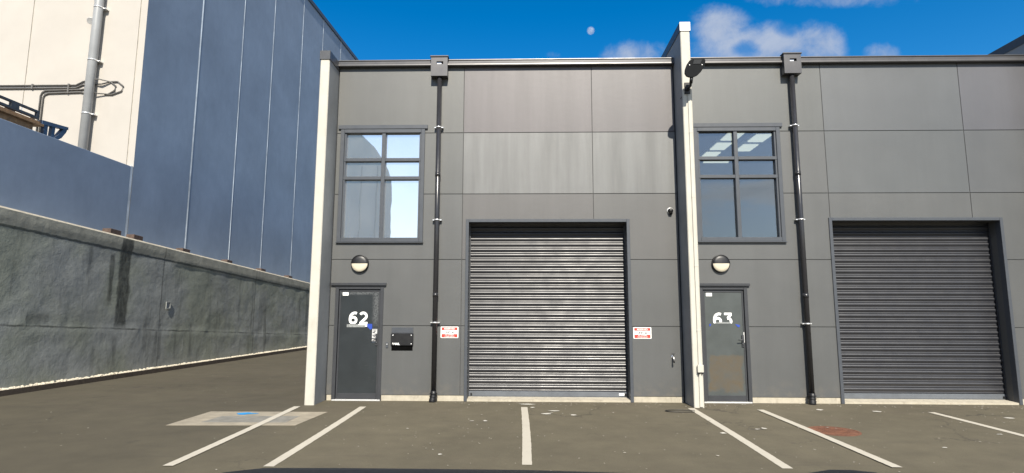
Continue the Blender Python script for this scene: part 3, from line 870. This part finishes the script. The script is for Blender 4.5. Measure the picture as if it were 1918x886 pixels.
def sign(x, z, label):
    t = thing('reserved_sign', label, 'sign', (x, 0, z), 'reserved signs beside the roller door')
    w, h = .165, .104
    def rr(w, h, r, n=5):
        P = []
        for cx, cz, a0 in ((w - r, h - r, 0), (-w + r, h - r, 90), (-w + r, -h + r, 180), (w - r, -h + r, 270)):
            for k in range(n + 1):
                a = R(a0 + 90 * k / n); P.append((cx + r * math.cos(a), cz + r * math.sin(a)))
        return P
    b = MB(); b.prism(rr(w, h, .014), 'y', -.006, -.001); b.build('board', M['white'], t)
    b = MB(); b.prism([(u, v + .066) for u, v in rr(w - .016, .026, .008)], 'y', -.0075, -.0062); ba = b.build('red_band', M['red'], t)
    b = MB(); text_into(b, 'RESERVED', .044, 0, -.0085, .051, bold=.0006, depth=.0006); b.build('lettering', M['white'], ba)
    b = MB(); b.prism([(u, v - .062) for u, v in rr(w - .016, .031, .008)], 'y', -.0075, -.0062); ba = b.build('red_band', M['red'], t)
    b = MB(); text_into(b, 'ALL OTHERS', .029, 0, -.0085, -.056, bold=.0003, depth=.0006); text_into(b, 'TOWED AWAY', .027, 0, -.0085, -.085, bold=.0003, depth=.0006); b.build('lettering', M['white'], ba)
    b = MB(); text_into(b, 'UNIT 62', .050, 0, -.0075, -.015, bold=.0018, depth=.0006); b.build('lettering', M['ink'], t)
sign(-1.435, 1.25, 'red and white RESERVED sign between the black downpipe and the roller door')
sign(2.142, 1.25, 'red and white RESERVED sign between the roller door and the tall white wall end')

sc = thing('security_camera', 'small black dome camera high on the wall right of the roller door', 'camera', (2.727, 0, 3.54))
Q = Matrix.Rotation(R(90), 4, 'X')
b = MB(); b.lathe([(.062, 0), (.062, .012), (.055, .018), (0, .018)], Q, 24); b.build('base', M['cap'], sc)
b = MB(); b.lathe([(.05, .016), (.05, .045), (.042, .07), (.025, .085), (0, .09)], Matrix.Translation((0, 0, -.004)) @ Q, 24); b.build('dome', M['black'], sc)
b = MB(); b.tube([(0, -.03, -.03), (0, -.06, -.062)], .03, 14); b.build('lens_hood', M['black'], sc)

tp = thing('hose_tap', 'small metal hose tap low on the wall right of the roller door', 'tap', (2.686, 0, .82))
b = MB(); b.lathe([(.03, 0), (.03, .006), (0, .007)], Q, 16); b.tube([(0, 0, 0), (0, -.06, 0), (0, -.085, -.015), (0, -.09, -.06)], .013, 10); b.build('spout', M['bright'], tp)
b = MB(); b.tube([(0, -.05, .01), (0, -.05, .05)], .007, 8); b.box(-.035, .035, -.057, -.043, .05, .06, .004); b.build('lever', M['black'], tp)
b = MB(); b.tube([(0, -.09, -.058), (0, -.09, -.10)], .016, 10); b.build('nozzle', M['black'], tp)

ic = thing('door_buzzer', 'tiny grey button plate on the wall between door 62 and the mailbox', 'buzzer', (-2.60, 0, 1.01))
b = MB(); b.box(-.022, .022, -.014, -.001, -.05, .05, .004); b.build('plate', M['trim'], ic)
b = MB(); b.lathe([(.010, .0), (.010, .008), (0, .008)], Matrix.Translation((0, -.014, .015)) @ Q, 12); b.build('button', M['bright'], ic)

# flood light on the centre party wall, and the cable duct down from it
fl = thing('floodlight', 'black angled floodlight on an arm at the top of the tall white wall end', 'floodlight', (2.975, -.555, 5.74))
b = MB(); b.box(-.05, .05, -.022, -.001, -.11, .11, .005); b.box(-.035, .035, -.07, -.022, -.05, .05, .01, 2); b.build('bracket', M['black'], fl)
b = MB(); b.tube([(.01, -.06, -.02), (.005, -.2, -.03), (-.02, -.32, -.01)], .022, 12); b.tube([(-.02, -.32, -.03), (-.01, -.345, .09)], .03, 12); b.build('arm', M['black'], fl)
Mh = Matrix.Translation((.035, -.40, .22)) @ Matrix.Rotation(R(16), 4, 'X')
hd = [((u - 325) * .00228, (398 - v) * .00228) for u, v in ((283, 340), (300, 328), (320, 324), (385, 327), (400, 333), (404, 347), (396, 385), (372, 428), (342, 458), (318, 468), (285, 470), (262, 462), (248, 440), (249, 410), (262, 372))]
t_ = MB(); t_.prism(hd, 'y', -.028, .028, .008)
bmesh.ops.transform(t_.bm, matrix=Mh, verts=t_.bm.verts[:]); head = t_.build('lamp_head', M['lamp_black'], fl)
t_ = MB(); t_.prism([(-.045, .07), (-.025, .145), (.115, .145), (.085, .07)], 'y', -.034, -.0285); bmesh.ops.transform(t_.bm, matrix=Mh, verts=t_.bm.verts[:]); t_.build('led_panel', M['trim_dark'], head)
for xx in (-.10, .12):
    t_ = MB(); t_.lathe([(0, .006), (.010, .005), (.012, 0)], Matrix.Translation((xx, -.028, .05)) @ Q, 10)
    bmesh.ops.transform(t_.bm, matrix=Mh, verts=t_.bm.verts[:]); t_.build('screw', M['bright'], head)
b = MB(); b.tube([(-.03, -.01, -.06), (-.075, .02, -.13), (-.10, .10, -.16)], .006, 8); b.build('cable', M['black'], fl)

cd = thing('cable_duct', 'white cable duct running down the tall white wall end below the floodlight', 'cable duct', (3.01, -.555, 0))
b = MB(); b.box(-.028, .028, -.024, -.001, .015, 5.62, .004); b.build('trunking', M['white_conc'], cd)
for z in (1.32, 2.45, 3.7, 4.9):
    c = MB(); c.box(-.031, .031, -.027, -.001, z - .015, z + .015, .003); c.build('joint_clip', M['white_conc'], cd)
b = MB(); b.box(-.055, .05, -.062, -.0245, .60, .73, .006); jb = b.build('junction_box', M['white_conc'], cd)
for xx in (-.03, .028):
    b = MB(); b.tube([(xx, -.045, .605), (xx, -.045, .575)], .014, 10); b.build('gland', M['black'], jb)

# ------------------------------------------------------------------ left side: retaining wall, kerb, gravel
K = .05
def wx(y): return -10.42 + K * y
def ztop(y): return 3.69 - .0555 * y
def retaining():
    b = MB()
    ys = []; y = -16.0
    while y < 40: 
        ys.append(y); y += .11 if -1 < y < 18 else .4
    nz = 34
    V = []
    for y in ys:
        col = []
        zt = ztop(y)
        for k in range(nz + 1):
            z = -.1 + (zt - .03 + .1) * k / nz
            dz = zt - z
            p = Vector((0, y, z))
            rough = 0 if dz < .35 else 1
            d = rough * (.013 * noise.noise(p * 1.6) + .009 * noise.noise(p * 3.7 + Vector((5, 2, 1))) + .005 * noise.noise(p * 8.0))
            d += .03 * (dz < .335)                      # smooth top beam stands proud
            zc = 1.368 - .053 * y
            d += .02 * (1 if z < zc else 0) * rough      # lower lift slightly proud
            col.append(b.bm.verts.new((wx(y) + d, y, z)))
        V.append(col)
    fs = []
    for i in range(len(ys) - 1):
        for k in range(nz):
            fs.append(b.bm.faces.new((V[i][k], V[i + 1][k], V[i + 1][k + 1], V[i][k + 1])))
    b._fin(fs, True)
    # chamfered pale top edge and top
    b.mi = 1
    for i in range(len(ys) - 1):
        y0, y1 = ys[i], ys[i + 1]
        a, c_ = V[i][nz].co, V[i + 1][nz].co
        b.quad(a, c_, (wx(y1) - .012, y1, ztop(y1) + .012), (wx(y0) - .012, y0, ztop(y0) + .012))
        b.quad((wx(y0) - .012, y0, ztop(y0) + .012), (wx(y1) - .012, y1, ztop(y1) + .012), (-13.0, y1, ztop(y1) + .012), (-13.0, y0, ztop(y0) + .012))
    o = b.build('retaining_wall', [M['shotcrete'], M['plinth']], recalc=False)
    tag(o, 'rough grey stained concrete retaining wall along the driveway with dark drip stains', 'wall')
retaining()

b = MB()
for i in range(-16, 40):
    y0, y1 = i + .004, i + 1
    b.prism([(wx(y0) + .30, y0), (wx(y0) + .36, y0), (wx(y1) + .36, y1), (wx(y1) + .30, y1)], 'z', -.05, .105 + .004 * random.random())
tag(b.build('kerb', M['timber']), kind='structure')
b = MB()
b.tint = (1, 1, 1, 0)
for i in range(-16, 40):
    b.quad((wx(i) - .05, i, .07), (wx(i) + .32, i, .07), (wx(i + 1) + .32, i + 1, .07), (wx(i + 1) - .05, i + 1, .07))
def stone(x, y, z, r):
    t = bmesh.new(); bmesh.ops.create_icosphere(t, subdivisions=1, radius=r)
    for v in t.verts: v.co *= random.uniform(.8, 1.2)
    M_ = Matrix.Translation((x, y, z)) @ Matrix.Rotation(random.random() * 6, 4, 'Z') @ Matrix.Diagonal((1.2, .9, .65, 1))
    b.merge(t, M_, False)
for i in range(2600):
    y = random.uniform(-3, 17); stone(wx(y) + random.uniform(.03, .30), y, .085 + random.uniform(0, .025), random.uniform(.014, .034))
tag(b.build('gravel_strip', M['pebble']), kind='stuff')

# timber packers on the retaining wall
for (y0, y1, h) in ((3.02, 3.40, .13), (3.82, 4.18, .13), (5.82, 6.2, .10), (8.16, 8.5, .10), (10.42, 10.8, .10), (12.68, 13.05, .10)):
    yc = (y0 + y1) / 2
    b = MB(); b.box(-.11, .11, -(y1 - y0) / 2, (y1 - y0) / 2, 0, h, .008)
    o = b.build('timber_block', M['block']); o.location = (wx(yc) - .16, yc, ztop(yc) + .013); o.rotation_euler.x = -.0555
    tag(o, {3.02: 'brown timber block on the retaining wall below the end of the low blue wall', 3.82: 'brown timber block on the retaining wall just past the first pale wall joint', 5.82: 'third timber block along the retaining wall, counted from the cream end wall',
            8.16: 'fourth timber block along the retaining wall, counted from the cream end wall', 10.42: 'fifth timber block along the retaining wall, counted from the cream end wall', 12.68: 'last and smallest looking timber block along the retaining wall, by the white wall end'}[y0], 'timber block', 'timber blocks along the retaining wall')

vb = thing('vent_box', 'small square grey vent fitting on the rough retaining wall', 'vent', (wx(5.27) + .02, 5.27, 1.785))
b = MB(); b.box(0, .022, -.10, .10, -.10, -.075, .003); b.box(0, .022, -.10, .10, .075, .10, .003); b.box(0, .022, -.10, -.075, -.075, .075, .003); b.box(0, .022, .075, .10, -.075, .075, .003); b.build('rim', M['trim_light'], vb)
b = MB(); b.box(0, .008, -.075, .075, -.075, .075); b.build('grille', M['side_paint'], vb)

# ------------------------------------------------------------------ tall warehouse and low wall on the bank
XB = -10.9
YC = 4.45
tw = thing('tall_warehouse', 'tall warehouse with a cream sunlit end wall and a long blue grey panelled side wall', 'warehouse', (XB, YC, 3.2))
def W(o): return T(o, tw)
b = MB()
joints = [7.13, 9.82, 12.36, 15.38, 18.05, 20.9, 23.8, 26.8, 30.0, 33.0]
ends = [YC + .004] + joints + [36.0]
def rz(y): return 17.16 + (y - 16.0) * .0615 - .0
for y0, y1 in zip(ends[:-1], ends[1:]):
    w = {7.13: .05, 9.82: .02, 12.36: .036, 15.38: .03, 18.05: .026}.get(y1, .03)
    b.mi = 0; b.tint = (1, 1, 1, 0)
    b.quad((XB, y0 + .0, 2.5), (XB, y1 - w, 2.5), (XB, y1 - w, rz(y1)), (XB, y0, rz(y0)))
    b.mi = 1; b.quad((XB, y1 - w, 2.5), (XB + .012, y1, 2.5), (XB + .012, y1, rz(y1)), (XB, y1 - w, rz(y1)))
b.mi = 0
b.quad((XB, 36, 2.5), (XB - 30, 36, 2.5), (XB - 30, 36, rz(36)), (XB, 36, rz(36)))
b.quad((XB, YC, rz(YC)), (XB, 36, rz(36)), (XB - 30, 36, rz(36)), (XB - 30, YC, rz(YC)))
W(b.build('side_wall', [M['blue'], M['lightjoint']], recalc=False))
b = MB()
xs = [XB, -11.115, -14.27, -17.4, -20.5, -23.6, -26.8, XB - 30]
for x0, x1 in zip(xs[:-1], xs[1:]):
    b.mi = 0; b.quad((x1 + .025, YC, 2.5), (x0, YC, 2.5), (x0, YC, rz(YC)), (x1 + .025, YC, rz(YC)))
    b.mi = 1; b.quad((x1, YC + .012, 2.5), (x1 + .025, YC, 2.5), (x1 + .025, YC, rz(YC)), (x1, YC + .012, rz(YC)))
W(b.build('end_wall', [M['big_white'], M['bigjoint']], recalc=False))
b = MB()
b.prism([(YC - .03, rz(YC) - .1), (36, rz(36) - .1), (36, rz(36) + .1), (YC - .03, rz(YC) + .1)], 'x', XB + .005, XB + .06)
W(b.build('roof_flashing', M['cap_dark']))
p0 = Vector((-8.935, YC - .16, 10.5)); 
b = MB(); b.tube([(-12.30, YC - .17, 2.6), (-12.13, YC - .17, 17.0)], .115, 20); dp = W(b.build('downpipe', M['greypipe']))
for z in (4.2, 7.07, 8.63, 10.21, 13.0):
    x = -12.30 + .17 * (z - 2.6) / 14.4
    c = MB(); c.tube([(x, YC - .17, z - .018), (x, YC - .17, z + .018)], .125, 20); c.box(x - .16, x + .19, YC - .15, YC - .001, z - .016, z + .016, .004)
    c.build('pipe_clip', M['bright'], dp)
yc = YC - .03
b = MB()
b.tube([(-24, yc, 7.97), (-12.75, yc, 7.965), (-12.55, yc, 8.07), (-11.98, yc - .16, 8.07), (-11.75, yc, 8.05), (-11.60, yc, 7.93), (-11.62, yc, 7.80), (-11.80, yc, 7.69), (-12.30, yc - .10, 7.70)], .019, 8)
b.tube([(-24, yc, 7.885), (-12.75, yc, 7.88), (-12.55, yc, 7.97), (-12.0, yc - .02, 7.98), (-11.72, yc, 8.06), (-11.55, yc, 8.06), (-11.38, yc, 7.92), (-11.42, yc, 7.78), (-11.68, yc, 7.68), (-11.9, yc, 7.68)], .019, 8)
b.tube([(-13.74, yc, 5.4), (-13.74, yc, 7.66), (-13.70, yc, 7.76), (-13.60, yc, 7.81), (-12.6, yc, 7.83), (-12.3, yc, 7.88)], .022, 8)
b.tube([(-13.66, yc, 5.4), (-13.66, yc, 7.60), (-13.62, yc, 7.69), (-13.52, yc, 7.73), (-12.6, yc, 7.755), (-12.3, yc, 7.69)], .022, 8)
for x in (-14.0, -12.95): b.box(x - .02, x + .02, yc - .03, YC - .002, 7.72 if x > -13.3 else 7.86, 8.0)
W(b.build('conduit', M['conduit']))

el = thing('floodlight', 'small white floodlight high on the cream end wall beside the grey pipe', 'floodlight', (-12.42, YC, 9.88))
b = MB(); b.lathe([(0, .0), (.05, 0), (.05, .04), (0, .04)], Matrix.Rotation(R(90), 4, 'X'), 14); b.tube([(0, -.03, 0), (0, -.10, -.02)], .02, 8); b.build('bracket', M['cap'], el)
b = MB(); b.lathe([(0, 0), (.05, 0), (.075, .05), (.095, .14), (.085, .14), (0, .12)], Matrix.Translation((0, -.09, -.01)) @ Matrix.Rotation(R(-30), 4, 'Y') @ Matrix.Rotation(R(125), 4, 'X'), 18); b.build('lamp_head', M['cap'], el)

lw = thing('boundary_wall', 'low blue grey concrete wall along the bank in front of the cream end wall', 'wall', (XB, -4, 2.9))
b = MB()
b.box(XB - .17, XB + .002, -16, YC - .10, 2.4, 5.585, .008)
T(b.build('panel', M['blue']), lw)
b = MB(); b.box(XB - .165, XB + .001, YC - .099, YC - .012, 2.4, 5.60, .004); T(b.build('edge_strip', M['lightjoint']), lw)  # same pale colour painted as the sunlit end of the panel

# steel racking seen over the low wall
rk = thing('steel_rack', 'dark slotted steel beams stacked on brown boards behind the low blue wall', 'steel rack', (-11.3, -1.5, 5.6))
def slotted(x, y0, y1, z0, z1):
    m = MB(); n = 12; L = (y1 - y0) / n; t = .03
    m.box(x - t, x + t, y0, y1, z1 - .05, z1, .003); m.box(x - t, x + t, y0, y1, z0, z0 + .05, .003)
    for i in range(n):
        a = y0 + i * L; m.box(x - t, x + t, a, a + L * .28, z0 + .05, z1 - .05)
    m.box(x - t, x + t, y1 - .06, y1, z0 + .05, z1 - .05)
    return m
for x, z0, z1, dy in ((-11.22, 5.98, 6.18, 0), (-11.42, 5.93, 6.12, .12)):
    T(slotted(x, -7 + dy, 1.62 + dy, z0, z1).build('slotted_beam', M['steel_dark']), rk)
b = MB(); b.box(-11.6, -11.12, -7, 1.70, 5.83, 5.885, .004); b.box(-11.58, -11.14, -7, 1.62, 5.89, 5.925, .004); b.box(-11.5, -11.2, -7, 1.5, 5.60, 5.825); T(b.build('boards', M['rust_ply']), rk)
br = thing('steel_bracket', 'blue painted triangular steel bracket beyond the end of the slotted beams', 'bracket', (-11.25, 2.1, 5.6))
b = MB(); b.prism([(1.72, 6.0), (2.46, 6.07), (2.46, 6.00), (1.72, 5.90)], 'x', -11.30, -11.18); b.prism([(2.46, 6.06), (2.42, 5.93), (2.30, 5.75), (2.12, 5.62), (2.06, 5.66), (2.20, 5.80), (2.33, 5.98)], 'x', -11.29, -11.19)
b.prism([(1.80, 5.91), (1.90, 5.92), (1.90, 5.62), (1.80, 5.60)], 'x', -11.28, -11.2); b.prism([(2.02, 5.94), (2.11, 5.95), (2.09, 5.62), (2.0, 5.60)], 'x', -11.28, -11.2)
T(b.build('frame', M['blue_steel']), br)

# ------------------------------------------------------------------ building across the yard (mirrored in the left window)
fw = thing('far_warehouse', 'pale grey warehouse with a rounded roof edge mirrored in the left window', 'warehouse', (-26, -40, 0))
b = MB()
prof = [(-11.1, 0), (-11.1, 12.3), (-11.35, 13.1), (-11.9, 14.1), (-12.7, 15.2), (-13.6, 16.1), (-14.8, 16.9), (-17, 17.6), (-24, 18.2), (-40, 18.2), (-40, 0)]
A = [b.bm.verts.new((x, -35, z)) for x, z in prof]; B = [b.bm.verts.new((x - 8, -60, z * .9)) for x, z in prof]
b._fin([b.bm.faces.new(A), b.bm.faces.new(B[::-1])] + [b.bm.faces.new((A[i], B[i], B[(i + 1) % len(A)], A[(i + 1) % len(A)])) for i in range(len(A))])
T(b.build('wall', M['far_wall']), fw)
b = MB()
for x in (-12.3, -13.6, -15.2, -18, -22, -26, -30): b.box(x - .05, x + .05, -34.995, -34.97, 0, 17.5 if x < -17 else (15.5 if x < -14 else 13.5))
T(b.build('cladding_joint', M['far_joint']), fw)

# ------------------------------------------------------------------ front of the vehicle below the viewpoint
cr = thing('parked_car', 'dark car bonnet along the bottom edge, in front of the parking lines', 'car', (0, -9, 0))
xs_ = [-.90, -.88, -.86, -.82, -.76, -.55, -.3, .0, .3, .6, .78, .83, .86, .92, .945, .97]
zs_ = [.95, 1.14, 1.19, 1.203, 1.2095, 1.211, 1.211, 1.2105, 1.205, 1.204, 1.207, 1.213, 1.219, 1.219, 1.19, .95]
secs = [(-10.15, -.015), (-9.8, -.006), (-9.5, 0), (-9.2, 0), (-9.1, -.02), (-9.0, -.055), (-8.85, -.12), (-8.68, -.20), (-8.56, -.28)]
b = MB(); rows = []
for y, dz in secs:
    f = 1 - max(0, (y + 9.2)) * .12
    rows.append([b.bm.verts.new((x * f, y, z + dz)) for x, z in zip(xs_, zs_)])
b._fin([b.bm.faces.new((rows[i][k], rows[i][k + 1], rows[i + 1][k + 1], rows[i + 1][k])) for i in range(len(rows) - 1) for k in range(len(xs_) - 1)], True)
T(b.build('bonnet', M['car']), cr)
b = MB()
side = [(-10.15, .35), (-9.85, .35), (-9.75, .62), (-9.55, .76), (-9.25, .78), (-9.0, .66), (-8.88, .38), (-8.45, .38), (-8.42, .72), (-8.5, .93), (-10.15, .93)]
b.prism(side, 'x', -.905, .945); T(b.build('body', M['car']), cr)
for x0, x1 in ((-.84, -.5), (.5, .84)):
    b = MB(); b.box(x0, x1, -8.46, -8.385, .74, .90, .02, 2); T(b.build('headlight', M['cap']), cr)
b = MB(); b.box(-.44, .44, -8.46, -8.39, .55, .88, .02, 2); T(b.build('grille', M['black']), cr)
for x in (-.80, .84):
    b = MB(); Qw = Matrix.Translation((x, -9.37, .36)) @ Matrix.Rotation(R(90), 4, 'Y')
    b.lathe([(.22, -.10), (.33, -.11), (.36, -.08), (.36, .08), (.33, .11), (.22, .10)], Qw, 36); wh = T(b.build('wheel', M['black']), cr)
    b = MB(); b.lathe([(0, -.09), (.22, -.09), (.23, -.06), (.23, .06), (.22, .09), (0, .09)], Qw, 36); b.build('rim', M['cap'], wh)

# ------------------------------------------------------------------ moon
t = NT('moon_rock')
e = t.n('ShaderNodeBsdfDiffuse', None, Color=c4(.9, .9, .9)); tr = t.n('ShaderNodeBsdfTransparent')
lw_ = t.n('ShaderNodeLayerWeight', None, Blend=.5)
f = t.math('MULTIPLY', t.sstep(lw_.outputs['Facing'], .05, .8, 1, 0), t.lin(t.noise(t.pos(), .1, 2), .35, .65, .12, .20))
mx = t.n('ShaderNodeMixShader'); t.put(mx.inputs[0], f); t.t.links.new(tr.outputs[0], mx.inputs[1]); t.t.links.new(e.outputs[0], mx.inputs[2])
o = t.n('ShaderNodeOutputMaterial'); t.t.links.new(mx.outputs[0], o.inputs[0])
tm = bmesh.new(); bmesh.ops.create_uvsphere(tm, u_segments=32, v_segments=16, radius=12)
b = MB(); b.merge(tm, None, True)
mo = b.build('moon', t.m); D = 1500 / .885
mo.location = (.105 * D, .885 * D - 10.8, .454 * D + 1.6)
tag(mo, 'faint white daytime moon in the deep blue sky', 'moon')

# ------------------------------------------------------------------ sky, sun
EL = R(42); AZT = .11
az = math.atan2(AZT, -1.0)     # sun stands behind the camera, a little to the right
sd = Vector((AZT, -1, 0)).normalized() * math.cos(EL) + Vector((0, 0, math.sin(EL)))
t = NT('World', world=True); S.world = t.m
sky = t.n('ShaderNodeTexSky', {'sky_type': 'NISHITA', 'sun_disc': False, 'sun_elevation': EL, 'sun_rotation': math.atan2(sd.x, sd.y), 'air_density': 1.0, 'dust_density': .3, 'ozone_density': 3.0, 'altitude': 0})
hs = t.n('ShaderNodeHueSaturation', None, Hue=.5, Saturation=1.45, Value=1.0, Fac=1.0, Color=sky.outputs[0])
tc = t.n('ShaderNodeTexCoord')
Dv = t.n('ShaderNodeVectorMath', {'operation': 'NORMALIZE'}); t.put(Dv.inputs[0], tc.outputs['Generated'])
X, Y, Z = t.xyz(Dv.outputs[0])
ysafe = t.math('MAXIMUM', Y, .05)
u = t.math('DIVIDE', X, ysafe); v = t.math('DIVIDE', Z, ysafe)
n1 = t.noise(Dv.outputs[0], 9, 8, .6, .3); n2 = t.noise(Dv.outputs[0], 34, 8, .68, .4)
nn = t.math('ADD', t.math('MULTIPLY', t.math('SUBTRACT', n1, .5), 2.4), t.math('MULTIPLY', t.math('SUBTRACT', n2, .5), 1.25))
dens = None
for (cu_, cv, ru, rv, amp) in ((.43, .480, .135, .045, 1.0), (.355, .515, .06, .045, .95), (.53, .482, .05, .05, .95), (.20, .462, .075, .033, .8), (.645, .463, .035, .025, .75), (.60, .580, .20, .030, .80), (.05, .466, .02, .010, .6)):
    du = t.math('DIVIDE', t.math('SUBTRACT', u, cu_), ru); dv = t.math('DIVIDE', t.math('SUBTRACT', v, cv), rv)
    q = t.math('ADD', t.math('MULTIPLY', du, du), t.math('MULTIPLY', dv, dv))
    e = t.math('MULTIPLY', t.math('SUBTRACT', 1.0, t.math('MULTIPLY', q, .62)), amp)
    dens = e if dens is None else t.math('MAXIMUM', dens, e)
front = t.sstep(t.math('ADD', dens, t.math('MULTIPLY', nn, .62)), .30, 1.2, 0, .98)
for (cu_, cv, ru, rv) in ((.398, .474, .03, .020), (.475, .515, .028, .022)):
    du = t.math('DIVIDE', t.math('SUBTRACT', u, cu_), ru); dv = t.math('DIVIDE', t.math('SUBTRACT', v, cv), rv)
    q = t.math('ADD', t.math('ADD', t.math('MULTIPLY', du, du), t.math('MULTIPLY', dv, dv)), t.math('MULTIPLY', nn, .7))
    front = t.math('MULTIPLY', front, t.sstep(q, .1, 1.4, .15, 1))
front = t.math('MULTIPLY', front, t.sstep(Y, .1, .2))
# unseen cumulus overhead, sideways and behind, added for ambient fill and mirrored in the glass
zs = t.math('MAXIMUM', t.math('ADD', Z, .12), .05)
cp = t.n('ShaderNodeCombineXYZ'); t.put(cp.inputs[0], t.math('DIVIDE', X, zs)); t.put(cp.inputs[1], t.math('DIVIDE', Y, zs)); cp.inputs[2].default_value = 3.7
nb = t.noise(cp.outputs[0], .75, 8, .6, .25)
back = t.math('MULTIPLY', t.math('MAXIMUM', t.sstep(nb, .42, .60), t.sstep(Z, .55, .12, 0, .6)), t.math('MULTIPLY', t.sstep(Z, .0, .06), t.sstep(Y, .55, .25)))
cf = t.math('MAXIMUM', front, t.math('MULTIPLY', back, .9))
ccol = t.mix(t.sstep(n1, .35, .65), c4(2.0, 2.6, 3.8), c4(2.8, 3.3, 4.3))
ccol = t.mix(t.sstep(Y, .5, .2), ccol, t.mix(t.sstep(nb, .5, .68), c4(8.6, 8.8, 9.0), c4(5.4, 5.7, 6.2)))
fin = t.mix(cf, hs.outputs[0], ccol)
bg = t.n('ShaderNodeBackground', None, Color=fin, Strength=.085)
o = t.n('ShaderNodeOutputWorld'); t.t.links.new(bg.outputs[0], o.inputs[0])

L = bpy.data.lights.new('sun', 'SUN'); L.energy = 4.5; L.angle = R(.5); L.color = (1, .93, .80)
so = bpy.data.objects.new('sun', L); COL.objects.link(so)
so.rotation_euler = sd.to_track_quat('Z', 'Y').to_euler(); so.location = (3, -30, 30)

# ------------------------------------------------------------------ camera
cam = bpy.data.cameras.new('camera'); co = bpy.data.objects.new('camera', cam); COL.objects.link(co)
r_ = Vector((0.99968315, 0.025042, 0.00254867)); u_ = Vector((0.00072576, -0.1298861, 0.99152866)); w_ = Vector((-0.0251609, 0.99121264, 0.12986312))
m = Matrix((r_, u_, -w_)).transposed().to_4x4(); m.translation = (0, -10.80067, 1.63657)
co.matrix_world = m
cam.sensor_width = 36; cam.lens = 36 * 1073.42 / 1918; cam.clip_end = 4000; cam.clip_start = .05
S.camera = co
S.render.resolution_x = 1024; S.render.resolution_y = 473
vs = S.view_settings; vs.view_transform = 'Standard'; vs.look = 'None'; vs.exposure = .9; vs.gamma = 1; vs.use_curve_mapping = False
